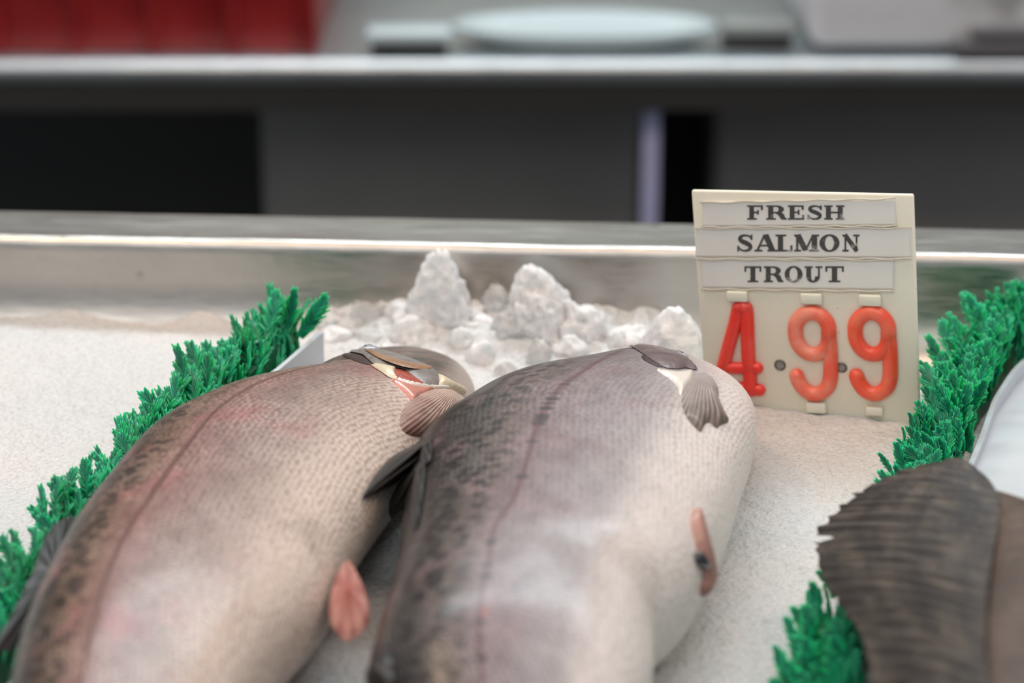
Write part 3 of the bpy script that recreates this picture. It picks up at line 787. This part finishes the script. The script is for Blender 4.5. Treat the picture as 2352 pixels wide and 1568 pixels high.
for side in (1, -1):
    for i in range(nr):
        dirv = Ei[i]-Ri[i]; L = np.linalg.norm(dirv); dirv /= L
        for k in range(nu+1):
            u = k/nu; q = Ri[i]+dirv*(L+raggy[i]*u-notch[i]*u**6)*u
            arch = .003*sin(pi*u)
            rib = .0009*sin(i*1.05+.4*sin(u*5+i*.13))*(u**.5)
            V.append((q[0], q[1], q[2]+arch+rib+side*(.0012*(1-u)+.00015))); UV.append((u, i/nr))
nn = nr*(nu+1); Fc = []
for s_ in (0, 1):
    for i in range(nr-1):
        for k in range(nu):
            a, b_, c2, d = [s_*nn+x for x in (i*(nu+1)+k, i*(nu+1)+k+1, (i+1)*(nu+1)+k+1, (i+1)*(nu+1)+k)]
            Fc.append((a, d, c2, b_) if s_ else (a, b_, c2, d))
for i in range(nr-1): Fc.append((i*(nu+1)+nu, nn+i*(nu+1)+nu, nn+(i+1)*(nu+1)+nu, (i+1)*(nu+1)+nu))
mesh('fringe_fin', V, Fc, M_FLATFIN, flat, uvs={'fin': UV}, label='wide dark ribbed fringe fin with a small notch')
# body: domed slab from the fin root to the right
V = []; UV = []; nb = 60
Bt = cr(R0, tt)
farx = cr(np.array([[.172],[.186],[.200],[.218],[.238],[.258],[.276],[.290],[.300],[.304],[.302],[.295],[.285],[.265],[.235]]), tt)[:, 0]
for i in range(nr):
    r0 = Bt[i]; x1_ = farx[i]; cx_ = (r0[0]+x1_)/2; hw = (x1_-r0[0])/2+.004
    for k in range(nb):
        a = 2*pi*k/nb
        xx = cx_-cos(a)*hw; zz = r0[2]-.006 - .010*(1-cos(a))/2 + (sin(a)*(.017 if sin(a) > 0 else .022))*min(1, hw/.03)
        V.append((xx, r0[1]-.55*max(0, x1_-r0[0])*min(1, (1-i/nr)*2)*(1-cos(a))/2, zz)); UV.append((1-cos(a)+1.5, i/nr))
Fc = [(i*nb+k, i*nb+(k+1) % nb, (i+1)*nb+(k+1) % nb, (i+1)*nb+k) for i in range(nr-1) for k in range(nb)]
Fc += [tuple(range(nb)), tuple((nr-1)*nb+k for k in range(nb))[::-1]]
fix_normals(mesh('body', V, Fc, M_FLAT, flat, uvs={'fin': UV}))

# ------------------------------------------------------------------ green plastic dividers
def leaf_mat():
    t = NT('green_plastic_leaf'); p = t.gen(); n = t.noise(p, 70, 3)
    t.l(t.mix(t.smooth(n, .3, .7), (.0,.26,.095), (.014,.50,.21)), t.b.inputs['Base Color'])
    t.set(t.b, Roughness=.36, Subsurface_Weight=.6, Subsurface_Scale=.005, Specular_IOR_Level=.45)
    t.b.inputs['Subsurface Radius'].default_value = (.1, 1, .3); return t.m
M_LEAF = leaf_mat(); M_LEAFBACK = simple('gap_shade_green', (.0,.07,.025), .35)  # backing green darkened to put shade into the gaps between leaves
M_BOARD = simple('white_divider_plastic', (.56,.61,.66), .3, var=.04, scale=12)

def frond_template(rng, nf=15):
    """local: x along the blade, y across, z out of the blade; unit length"""
    V = []; Fc = []; n0 = 0
    def tube(p0, p1, r0, r1, bend=(0, 0, 0), sides=5, rings=4):
        nonlocal n0
        p0, p1, bend = np.array(p0, float), np.array(p1, float), np.array(bend, float)
        d = p1-p0; d /= np.linalg.norm(d); a = np.cross(d, [0, 0, 1.]); a /= np.linalg.norm(a); c = np.cross(a, d)
        for j in range(rings):
            u = j/(rings-1); q = p0+(p1-p0)*u+bend*u*u; r = r0+(r1-r0)*u
            if j == rings-1: r *= .55
            for k in range(sides):
                t = 2*pi*k/sides; V.append(q+a*cos(t)*r+c*sin(t)*r*.8)
        V.append(p1+bend+d*r1*.8)
        for j in range(rings-1):
            for k in range(sides): Fc.append((n0+j*sides+k, n0+j*sides+(k+1) % sides, n0+(j+1)*sides+(k+1) % sides, n0+(j+1)*sides+k))
        tip = n0+rings*sides
        for k in range(sides): Fc.append((n0+(rings-1)*sides+k, n0+(rings-1)*sides+(k+1) % sides, tip))
        n0 = tip+1
    tube((0, 0, 0), (.92, 0, 0), .055, .03, (0, 0, .06), 5, 6)
    for i in range(nf):
        u = .10+.86*i/(nf-1); env = .24*(sin(pi*min(1, .25+u*.75))**.5)+.05
        for s in (-1, 1):
            L = env*rng.uniform(.8, 1.2); a = rng.uniform(.45, .85)*(1.15-.55*u)
            zz = rng.uniform(-.35, .55)
            tube((u*.93, 0, .06*u*u), (u*.93+L*cos(a), s*L*sin(a), .06*u*u+L*zz*.5), .044, .034, (L*.1, 0, L*.1))
    # web so the blade is a sheet with toothed edges
    m = 9; base = n0
    for j in range(m):
        u = j/(m-1); wd = .15*sin(pi*(.12+.8*u))**.6
        for y, z in ((-wd, .012), (0, .03), (wd, .012), (wd, -.012), (0, -.02), (-wd, -.012)): V.append(np.array((u*.95, y, z+.06*u*u)))
    for j in range(m-1):
        for k in range(6): Fc.append((base+j*6+k, base+j*6+(k+1) % 6, base+(j+1)*6+(k+1) % 6, base+(j+1)*6+k))
    n0 += m*6
    return np.array(V), Fc
rgn = random.Random(11)
TEMPL = [frond_template(rgn, nf) for nf in (17, 19, 16, 18)]
def fronds(items, name, parent):
    VV = []; FF = []; n0 = 0
    for (pos, d, nrm, L, w_) in items:
        Vt, Ft = TEMPL[rgn.randrange(4)]
        d = np.array(d, float); d /= np.linalg.norm(d); nrm = np.array(nrm, float); nrm -= d*nrm.dot(d); nrm /= np.linalg.norm(nrm); y = np.cross(nrm, d)
        bend = rgn.uniform(-.25, .35)
        q = Vt.copy(); q[:, 2] += bend*q[:, 0]**2
        VV.append(np.array(pos)+(q[:, :1]*d*L+q[:, 1:2]*y*L*w_+q[:, 2:]*nrm*L*.9)); FF += [tuple(i+n0 for i in f) for f in Ft]; n0 += len(Vt)
    return mesh(name, np.vstack(VV), FF, M_LEAF, parent)
def along(path, s):
    path = np.array(path, float); seg = np.linalg.norm(np.diff(path[:, :2], axis=0), axis=1); cs = np.r_[0, np.cumsum(seg)]
    q = np.array([np.interp(s, cs, path[:, k]) for k in range(path.shape[1])])
    e = .01; q2 = np.array([np.interp(min(s+e, cs[-1]), cs, path[:, k]) for k in range(path.shape[1])]); q1 = np.array([np.interp(max(s-e, 0), cs, path[:, k]) for k in range(path.shape[1])])
    t = (q2-q1)[:2]; t /= np.linalg.norm(t); return q, t, cs[-1]
def divider(path, label, board_h, side, lean, dirw, dens, wide, seed, foot=0., extra=(), frond_L=(.016, .024), board_trim=(0, 0)):
    """path rows x, y, z0, height"""
    global rgn
    rgn = random.Random(seed)
    q0, _, Ltot = along(path, 0); q1, _, _ = along(path, Ltot)
    t = thing('parsley_divider', ((q0[0]+q1[0])/2, (q0[1]+q1[1])/2, 0), label, 'divider', group='green plastic parsley dividers')
    # core strip that carries the leaves
    n = 80; V = []
    for i in range(n):
        q, tg, _ = along(path, Ltot*i/(n-1)); nl = np.array([-tg[1], tg[0]])
        hh = q[3]*.62
        for (o_, z_) in ((.004, 0), (.004+lean*.5, hh), (-.001+lean*.5, hh), (-.002, 0)):
            V.append((q[0]+nl[0]*o_, q[1]+nl[1]*o_, q[2]+z_))
    Fc = [(i*4+k, i*4+(k+1) % 4, (i+1)*4+(k+1) % 4, (i+1)*4+k) for i in range(n-1) for k in range(4)]+[(0, 1, 2, 3), ((n-1)*4+3, (n-1)*4+2, (n-1)*4+1, (n-1)*4)]
    fix_normals(mesh('backing_strip', V, Fc, M_LEAFBACK, t, smooth=False))
    # white plastic board on one side
    V = []; off = side*.0055; a0, a1 = board_trim
    for i in range(n):
        q, tg, _ = along(path, a0+(Ltot-a0+a1)*i/(n-1)) if False else along(path, min(Ltot, a0+(Ltot-a0)*i/(n-1)))
        ex = a1 if i == n-1 else 0; nl = np.array([-tg[1], tg[0]])
        bh = board_h*(1 if q[3] > .03 else .35+.65*(max(0, q[3]-.018)/.012))
        for (o_, z_) in ((off, -.004), (off+side*.001, bh), (off+side*.0032, bh), (off+side*.0032+side*foot*.0, .004), (off+side*(.003+foot), .002+foot*.12), (off+side*(.003+foot), -.001+foot*.12), (off+side*.002, -.004)):
            V.append((q[0]+nl[0]*o_+tg[0]*ex, q[1]+nl[1]*o_+tg[1]*ex, q[2]+z_))
    Fc = [(i*7+k, i*7+(k+1) % 7, (i+1)*7+(k+1) % 7, (i+1)*7+k) for i in range(n-1) for k in range(7)]+[tuple(range(7)), tuple((n-1)*7+k for k in range(7))[::-1]]
    fix_normals(mesh('board', V, Fc, M_BOARD, t, smooth=False, label='smooth white plastic board along one side'))
    items = []
    s = 0
    while s < Ltot:
        q, tg, _ = along(path, s); nl = np.array([-tg[1], tg[0]])
        for r in range(dens):
            h = (r+rgn.random())/dens
            z = q[2]+q[3]*(.05+.72*h); o_ = rgn.uniform(*wide)+lean*h
            if side*o_ > .003 and side < 0: o_ = abs(o_)*.3
            a, b_, c_ = dirw; 
            lat = rgn.uniform(-.35, .35)+c_
            d = (tg[0]*a+nl[0]*lat, tg[1]*a+nl[1]*lat, b_+rgn.uniform(-.25, .35))
            d = np.array(d)+np.array([rgn.uniform(-.2, .2) for _ in range(3)])
            nrm = np.array([nl[0]*.8+rgn.uniform(-.4, .4)+0*tg[0], nl[1]*.8-.5+rgn.uniform(-.4, .4), .55+rgn.uniform(-.3, .3)])
            L = rgn.uniform(*frond_L)*(1 if q[3] > .025 else .72)
            items.append(((q[0]+nl[0]*o_, q[1]+nl[1]*o_, z), d, nrm, L, rgn.uniform(.85, 1.2)))
        s += rgn.uniform(.0035, .0055)
    items += list(extra)
    fronds(items, 'foliage', t)
    return t
def V3(px, py, z): v = P(px, py, z); return (v.x, v.y, v.z)
pathA = [(-.206,.55,0,.018),(-.194,.62,0,.018),(-.180,.68,0,.018),(-.172,.74,0,.019),(-.165,.79,0,.022),(-.155,.84,0,.024),(-.142,.88,0,.027),(-.127,.918,0,.030),(-.111,.960,0,.037),(-.099,.998,0,.041)]
tipx = [((-.104, .994, .028), (.30, .35, 1), (-.3, -1, .2), .020, .8), ((-.098, .998, .024), (.62, .1, .9), (-.2, -1, .3), .024, .9), ((-.110, .985, .030), (.1, .3, 1), (-.3, -1, .2), .020, .8)]
divider(pathA, 'long green plastic parsley divider running behind the back of the left trout', .024, -1, .008, (.80, .50, .30), 7, (-.004, .011), 21, extra=tipx, board_trim=(0, .010))
pathB = [(.098,.60,0,.018),(.106,.66,0,.018),(.118,.715,0,.018),(.134,.755,0,.014),(.151,.80,0,.016),(.171,.85,0,.022),(.193,.91,0,.026),(.208,.955,0,.028),(.224,.99,0,.031),(.249,1.035,0,.034)]
divider(pathB, 'green plastic parsley divider on the right, partly hidden under the dark flatfish', .012, -1, .004, (.25, .65, .15), 8, (-.014, .015), 33, foot=.075, frond_L=(.013, .021))

# ------------------------------------------------------------------ price sign
SQ = (.135, .9607, -.002, -.3434, .0499, -.0795, .0983, .1073)
Rz = Matrix.Rotation(SQ[3], 3, 'Z'); Rx = Matrix.Rotation(SQ[4], 3, 'X'); Ry = Matrix.Rotation(SQ[5], 3, 'Y')
SM = Rz @ Rx @ Ry; SC = Vector(SQ[:3]); SWd, SHt = SQ[6], SQ[7]
sn = SM @ Vector((0, -1, 0))                     # faces the camera side
def SP(px, py):
    d = ray(px, py); t = (SC-EYE).dot(sn)/d.dot(sn); q = SM.inverted() @ (EYE+d*t-SC); return (q.x, q.z)
def Q(cx, cy): return SP(1500+cx/2.6138, 400+cy/2.6138)
def W(u, v, h=0.): return SC+SM @ Vector((u, -h, v))
def plate_mat():
    t = NT('cream_sign_plastic'); p = t.gen(); n = t.noise(p, 30, 4); g = t.smooth(t.vor(p, 260), .05, .09, 1, 0)
    g = t.math('MULTIPLY', g, t.smooth(t.noise(p, 60, 2), .56, .64))
    c = t.mix(n, (.80,.78,.64), (.86,.845,.70)); c = t.mix(t.math('MULTIPLY', g, .8), c, (.16,.11,.07))
    t.l(c, t.b.inputs['Base Color']); t.set(t.b, Roughness=.4, Subsurface_Weight=.15, Subsurface_Scale=.003); t.bump(t.noise(p, 200, 2), .0002, .4); return t.m
M_PLATE = plate_mat()
sign = thing('price_sign', (SC.x, SC.y, 0), 'cream plastic price sign reading FRESH SALMON TROUT 4.99, stuck upright in the ice', 'sign')
b = MB(); b.rbox(W(0, SHt/2, -.0013), (SWd, .0026, SHt), .0009, SM, 2)
pl_ = b.make('plate', M_PLATE, sign)
M_TAPE = NT('clear_tape'); 
def tape_mat():
    t = M_TAPE; p = t.gen()
    n = t.noise(t.mapping(p, (.5, .5, 2.2)), 130, 4)
    t.set(t.b, Base_Color=(.92,.90,.84,1), Roughness=.12, Alpha=.03, Specular_IOR_Level=.6, Coat_Weight=.25, Coat_Roughness=.08)
    t.bump(n, .0007, .6); return t.m
tape_mat()
M_PAPER = simple('white_label_strip', (.84,.82,.76), .5, var=.05, scale=60)
M_SLEEVE_EDGE = simple('sleeve_fold', (.66,.62,.52), .25, var=.15, scale=140, coat=.6)
def ink_mat():
    t = NT('worn_black_ink'); p = t.gen(); n = t.noise(p, 1500, 3, .7); l = t.noise(t.mapping(p, (1, 1, 1.6)), 130, 2)
    f = t.smooth(t.math('ADD', t.math('MULTIPLY', n, .55), t.math('MULTIPLY', l, .75)), .74, .86)
    t.l(t.mix(f, (.010,.010,.010), (.50,.48,.43)), t.b.inputs['Base Color']); t.set(t.b, Roughness=.45); return t.m
M_INK = ink_mat()
def poly_sheet(name, pts, h0, h1, mat, parent, wav=0., nseg=1, label=None, seed=0):
    """quad sheet in sign coordinates with thickness; corners tl, tr, br, bl"""
    nu_, nv_ = 60, 14; rs2 = seed
    V = []
    for hh in (h0, h1):
        for j in range(nv_+1):
            for i in range(nu_+1):
                u, v = i/nu_, j/nv_
                q = (np.array(pts[0])*(1-u)+np.array(pts[1])*u)*(1-v)+(np.array(pts[3])*(1-u)+np.array(pts[2])*u)*v
                e = 0
                if wav and hh == h1:
                    e = wav*(.5+.5*fbm(np.array([[u*9+seed, v*1.2, 0]]), 3, seed)[0])+wav*1.3*(max(0, abs(v-.5)-.36)/.14)
                    if v in (0, 1) or u in (0, 1): e = 0
                dv = .0006*fbm(np.array([[u*5+seed*3.1, (v > .5)*7., 0]]), 2, seed+3)[0] if wav else 0
                V.append(W(q[0], q[1]+dv*(abs(2*v-1)**2), hh+e))
    n = (nu_+1)*(nv_+1); Fc = []
    for s_ in (0, 1):
        for j in range(nv_):
            for i in range(nu_):
                a = s_*n+j*(nu_+1)+i; f = (a, a+1, a+nu_+2, a+nu_+1); Fc.append(f if not s_ else f[::-1])
    rim_ = [i for i in range(nu_+1)]+[j*(nu_+1)+nu_ for j in range(1, nv_+1)]+[nv_*(nu_+1)+i for i in range(nu_-1, -1, -1)]+[j*(nu_+1) for j in range(nv_-1, 0, -1)]
    for a, b_ in zip(rim_, rim_[1:]+rim_[:1]): Fc.append((a, b_, n+b_, n+a))
    return fix_normals(mesh(name, V, Fc, mat, parent, label=label))

# slab-serif lettering: every glyph is a list of filled pieces in a unit box
def arcpoly(cx, cy, rx0, ry0, rx1, ry1, a0, a1, n=22):
    """crescent between outer ellipse and inner ellipse"""
    out = []
    for k in range(n):
        A, B_ = [a0+(a1-a0)*(k+j)/n for j in (0, 1)]
        out.append([(cx+rx0*cos(A), cy+ry0*sin(A)), (cx+rx0*cos(B_), cy+ry0*sin(B_)), (cx+rx1*cos(B_), cy+ry1*sin(B_)), (cx+rx1*cos(A), cy+ry1*sin(A))])
    return out
def rc(x0, y0, x1, y1): return [[(x0, y0), (x1, y0), (x1, y1), (x0, y1)]]
def stroke(pts, ws):
    out = []; pts = [np.array(p) for p in pts]; L = []; R_ = []
    for i, p in enumerate(pts):
        t = pts[min(i+1, len(pts)-1)]-pts[max(i-1, 0)]; t = t/np.linalg.norm(t); nrm = np.array([-t[1], t[0]])*ws[i]/2; L.append(p+nrm); R_.append(p-nrm)
    return [[tuple(L[i]), tuple(L[i+1]), tuple(R_[i+1]), tuple(R_[i])] for i in range(len(pts)-1)]
h_ = .10
def glyph(c):
    if c == 'F': return rc(.14,0,.42,1)+rc(0,0,.60,h_)+rc(0,1-h_,.95,1)+rc(.85,.68,.97,1)+rc(.3,.46,.68,.57)+rc(.62,.36,.72,.68)
    if c == 'E': return rc(.12,0,.40,1)+rc(0,0,.95,h_)+rc(0,1-h_,.92,1)+rc(.83,.70,.95,1)+rc(.86,0,.98,.32)+rc(.3,.46,.66,.57)+rc(.6,.34,.70,.70)
    if c == 'L': return rc(.14,0,.44,1)+rc(0,0,.95,h_)+rc(0,1-h_,.62,1)+rc(.86,0,.98,.36)
    if c == 'H': return rc(.09,0,.33,1)+rc(.67,0,.91,1)+rc(0,0,.42,h_)+rc(.58,0,1,h_)+rc(0,1-h_,.42,1)+rc(.58,1-h_,1,1)+rc(.3,.45,.7,.56)
    if c == 'T': return rc(.36,0,.64,1)+rc(.2,0,.8,h_)+rc(.02,1-h_,.98,1)+rc(.02,.66,.12,1)+rc(.88,.66,.98,1)
    if c == 'R': return rc(.10,0,.34,1)+rc(0,0,.46,h_)+rc(0,1-h_,.5,1)+rc(.3,.45,.52,.55)+arcpoly(.48,.725,.37,.275,.12,.185,-pi/2,pi/2)+stroke([(.45,.5),(.62,.46),(.74,.30),(.80,.10),(.97,.03)],[.1,.24,.26,.24,.08])
    if c == 'A': return stroke([(.46,1),(.13,.05)],[.10,.10])+stroke([(.50,1),(.82,.03)],[.26,.26])+rc(0,0,.36,h_)+rc(.58,0,1,h_)+rc(.24,.30,.68,.40)
    if c == 'M': return rc(.08,0,.17,1)+rc(.70,0,.92,1)+stroke([(.14,1),(.46,.06)],[.24,.22])+stroke([(.46,.06),(.76,1)],[.08,.08])+rc(0,0,.28,h_)+rc(.60,0,1,h_)+rc(0,1-h_,.26,1)+rc(.74,1-h_,1,1)
    if c == 'N': return rc(.12,0,.22,1)+rc(.78,0,.88,1)+stroke([(.14,1),(.84,.03)],[.25,.25])+rc(0,0,.36,h_)+rc(0,1-h_,.3,1)+rc(.64,1-h_,1,1)
    if c == 'O': return arcpoly(.5,.5,.5,.52,.23,.42,0,2*pi,40)
    if c == 'U': return rc(.10,.35,.36,1)+rc(.74,.35,.84,1)+rc(0,1-h_,.46,1)+rc(.6,1-h_,.98,1)+arcpoly(.47,.36,.37,.38,.11,.27,pi,2*pi)
    if c == 'S':
        pts = [(.86,.78),(.76,.90),(.52,.955),(.28,.90),(.20,.76),(.30,.62),(.52,.52),(.74,.40),(.83,.26),(.74,.11),(.50,.045),(.26,.10),(.13,.24)]
        K = cr(pts, np.linspace(0, len(pts)-1, 60)); ws = np.interp(np.linspace(0, 1, 60), [0,.15,.35,.5,.62,.85,1], [.10,.10,.24,.27,.25,.10,.10])
        return stroke(K, ws)+rc(.84,.68,.94,1.0)+rc(.04,.0,.14,.34)
def letter(c, x0, x1, y0, y1, parent, h=.0012):
    V = []; Fc = []; 
    for gi, poly in enumerate(glyph(c)):
        top = []; e = 1e-6*(gi % 7)
        for (u, v) in poly:
            p_ = Q(x0+(x1-x0)*u, y1+(y0-y1)*v); top.append(p_)
        n = len(V); k = len(top)
        V += [W(p_[0], p_[1], h+.00012+e) for p_ in top]+[W(p_[0], p_[1], h-.0002) for p_ in top]
        Fc += [tuple(n+i for i in range(k)), tuple(n+k+i for i in range(k))[::-1]]+[(n+i, n+(i+1) % k, n+k+(i+1) % k, n+k+i) for i in range(k)]
    return mesh('letter', V, Fc, M_INK, parent, smooth=False)
strips = [
 ('FRESH', [(568,665),(682,808),(812,912),(926,1022),(1030,1152)], 183, 268, [(300,160),(1452,150),(1462,302),(300,308)], [(285,165),(1458,140),(1468,303),(292,312)]),
 ('SALMON', [(505,606),(612,745),(738,842),(850,1000),(1002,1122),(1140,1242)], 358, 459, [(262,325),(1545,322),(1548,496),(258,492)], [(248,320),(1556,316),(1553,500),(248,500)]),
 ('TROUT', [(550,655),(668,788),(793,900),(912,1022),(1035,1150)], 548, 643, [(285,512),(1448,514),(1445,688),(300,676)], [(272,506),(1455,510),(1452,696),(290,682)]),
]
for si, (word, boxes, y0, y1, pq, sq) in enumerate(strips):
    st = poly_sheet('label_strip', [Q(*q) for q in pq], .0001, .0009, M_PAPER, sign, 0, label='white strip printed '+word)
    for c, (x0, x1) in zip(word, boxes): letter(c, x0, x1, y0, y1, st, .0010)
    poly_sheet('clear_sleeve', [Q(*q) for q in sq], .0017, .0020, M_TAPE.m, sign, .0005, seed=si+3, label='wrinkled clear tape over the strip')
    b = MB(); (ax, ay), (bx_, by_) = Q(*sq[3]), Q(*sq[2])
    b.tube([W(ax+(bx_-ax)*i/30, ay+(by_-ay)*i/30+.0003*sin(i*1.3+si), .0014) for i in range(31)], .0004, 6)
    (ax, ay), (bx_, by_) = Q(*sq[0]), Q(*sq[1])
    b.tube([W(ax+(bx_-ax)*i/30, ay+(by_-ay)*i/30+.0003*sin(i*1.1+si), .0014) for i in range(31)], .0004, 6)
    b.make('sleeve_edge', M_SLEEVE_EDGE, sign)

# red raised digits
def digit_mat(name, c, c2, amt):
    t = NT(name); p = t.gen(); n = t.noise(p, 70, 4); n2 = t.noise(p, 700, 2)
    f = t.math('MULTIPLY', t.smooth(n, .38, .66), amt); f = t.math('ADD', f, t.math('MULTIPLY', t.smooth(n2, .6, .75), .12), clamp=True)
    t.l(t.mix(f, c, c2), t.b.inputs['Base Color']); t.set(t.b, Roughness=.3, Subsurface_Weight=.25, Subsurface_Scale=.002, Coat_Weight=.2)
    t.b.inputs['Subsurface Radius'].default_value = (1, .3, .2); return t.m
M_D4 = digit_mat('bright_red_plastic', (.92,.045,.03), (.94,.13,.09), .4)
M_D9 = digit_mat('faded_red_plastic', (.95,.13,.07), (.95,.36,.25), .9)
M_D9b = digit_mat('orange_red_plastic', (.95,.10,.045), (.95,.25,.14), .6)
def dpath(b, pts, r, flat=.8, closed=False, h=.0010):
    P3 = [W(*Q(x, y), h) for x, y in pts]
    # interpolate
    if closed:
        K = [P3[-1]]+P3+P3[:2]; out = []
        for i in range(1, len(K)-2):
            for u in np.linspace(0, 1, 6, endpoint=False):
                p0, p1, p2, p3 = K[i-1], K[i], K[i+1], K[i+2]
                out.append(.5*((2*p1)+(p2-p0)*u+(2*p0-5*p1+4*p2-p3)*u*u+(3*p1-p0-3*p2+p3)*u**3))
        b.tube(out, r, 16, flat, up=sn, closed=True)
    else:
        out = [Vector(q) for q in cr([list(p_) for p_ in P3], np.linspace(0, len(P3)-1, (len(P3)-1)*7+1))]
        rad = [r]*len(out)
        t0 = (out[0]-out[1]).normalized(); t1 = (out[-1]-out[-2]).normalized()
        pre = [out[0]+t0*r*k for k in (.98, .85, .6, .3)]; post = [out[-1]+t1*r*k for k in (.3, .6, .85, .98)]
        b.tube(pre+out+post, [r*.2, r*.53, r*.8, r*.954]+rad+[r*.954, r*.8, r*.53, r*.2], 16, flat, up=sn)
PX = SWd/1335.0     # metres per crop pixel on the plate
def nine(dx, dy, mat, label):
    b = MB(); r = 48*PX*.98; d = lambda pts: [(x+dx, y+dy+(x-960)*.033) for x, y in pts]
    dpath(b, d([(960,826),(1015,845),(1052,895),(1058,960),(1048,1020),(1015,1060),(962,1075),(905,1052),(868,1000),(858,950),(864,890),(905,842)]), r, closed=True)
    dpath(b, d([(1056,950),(1064,1020),(1068,1100),(1068,1200),(1052,1265),(1010,1303),(965,1312),(915,1290),(880,1245),(866,1208)]), r)
    o = b.make('digit', mat, sign, label=label)
    return o
b = MB(); r = 42*PX
dpath(b, [(515,800),(497,880),(470,980),(443,1080),(424,1150)], r); dpath(b, [(424,1155),(500,1158),(560,1158),(628,1158)], r*.92)
dpath(b, [(535,797),(562,810),(570,950),(576,1100),(584,1200),(588,1290)], r*1.05)
dpath(b, [(515,799),(562,799)], r)
dpath(b, [(530,1272),(585,1290)], r*.82); dpath(b, [(585,1290),(642,1290)], r*.92)
b.make('digit', M_D4, sign, label='bright red raised figure 4')
nine(0, 0, M_D9, 'faded red raised figure 9 in the middle'); nine(358, 0, M_D9b, 'orange red raised figure 9 at the right')
def tab(x0, y0, x1, y1):
    (a, c), (d, e) = Q(x0, y0), Q(x1, y1); b = MB()
    b.rbox(W((a+d)/2, (c+e)/2, .0014), (d-a, .0032, c-e), .0007, SM, 2); b.make('digit_clip', M_PLATE, sign)
for q in ((447,690,575,757),(890,704,1022,772),(1240,712,1375,783),(924,1358,1046,1425),(1284,1384,1386,1440)): tab(*q)
M_RING = simple('tarnished_metal', (.20,.17,.13), .35, 1., var=.5, scale=400)
M_HOLE = simple('grey_peg', (.28,.27,.26), .5)
for (cx_, cy_, rr_) in ((763,1145,31),(1134,1160,28)):
    b = MB(); c_ = Q(cx_, cy_)
    b.tube([W(c_[0]+cos(a)*rr_*PX, c_[1]+sin(a)*rr_*PX, .0003) for a in np.linspace(0, 2*pi, 20, endpoint=False)], 5.5*PX, 6, up=sn, closed=True)
    rg = b.make('eyelet', M_RING, sign)
    V = [W(c_[0], c_[1], .0004)]+[W(c_[0]+cos(a)*rr_*PX, c_[1]+sin(a)*rr_*PX, .0002) for a in np.linspace(0, 2*pi, 20, endpoint=False)]
    mesh('eyelet_core', V, [(0, 1+k, 1+(k+1) % 20) for k in range(20)], M_HOLE, rg)
b = MB(); (a, c) = Q(860, 1468); (d, e) = Q(1215, 1500)
b.rbox(W((a+d)/2, (c+e)/2-.001, .0012), (d-a, .003, .004), .0004, SM, 1); b.make('metal_foot', M_RING, sign)
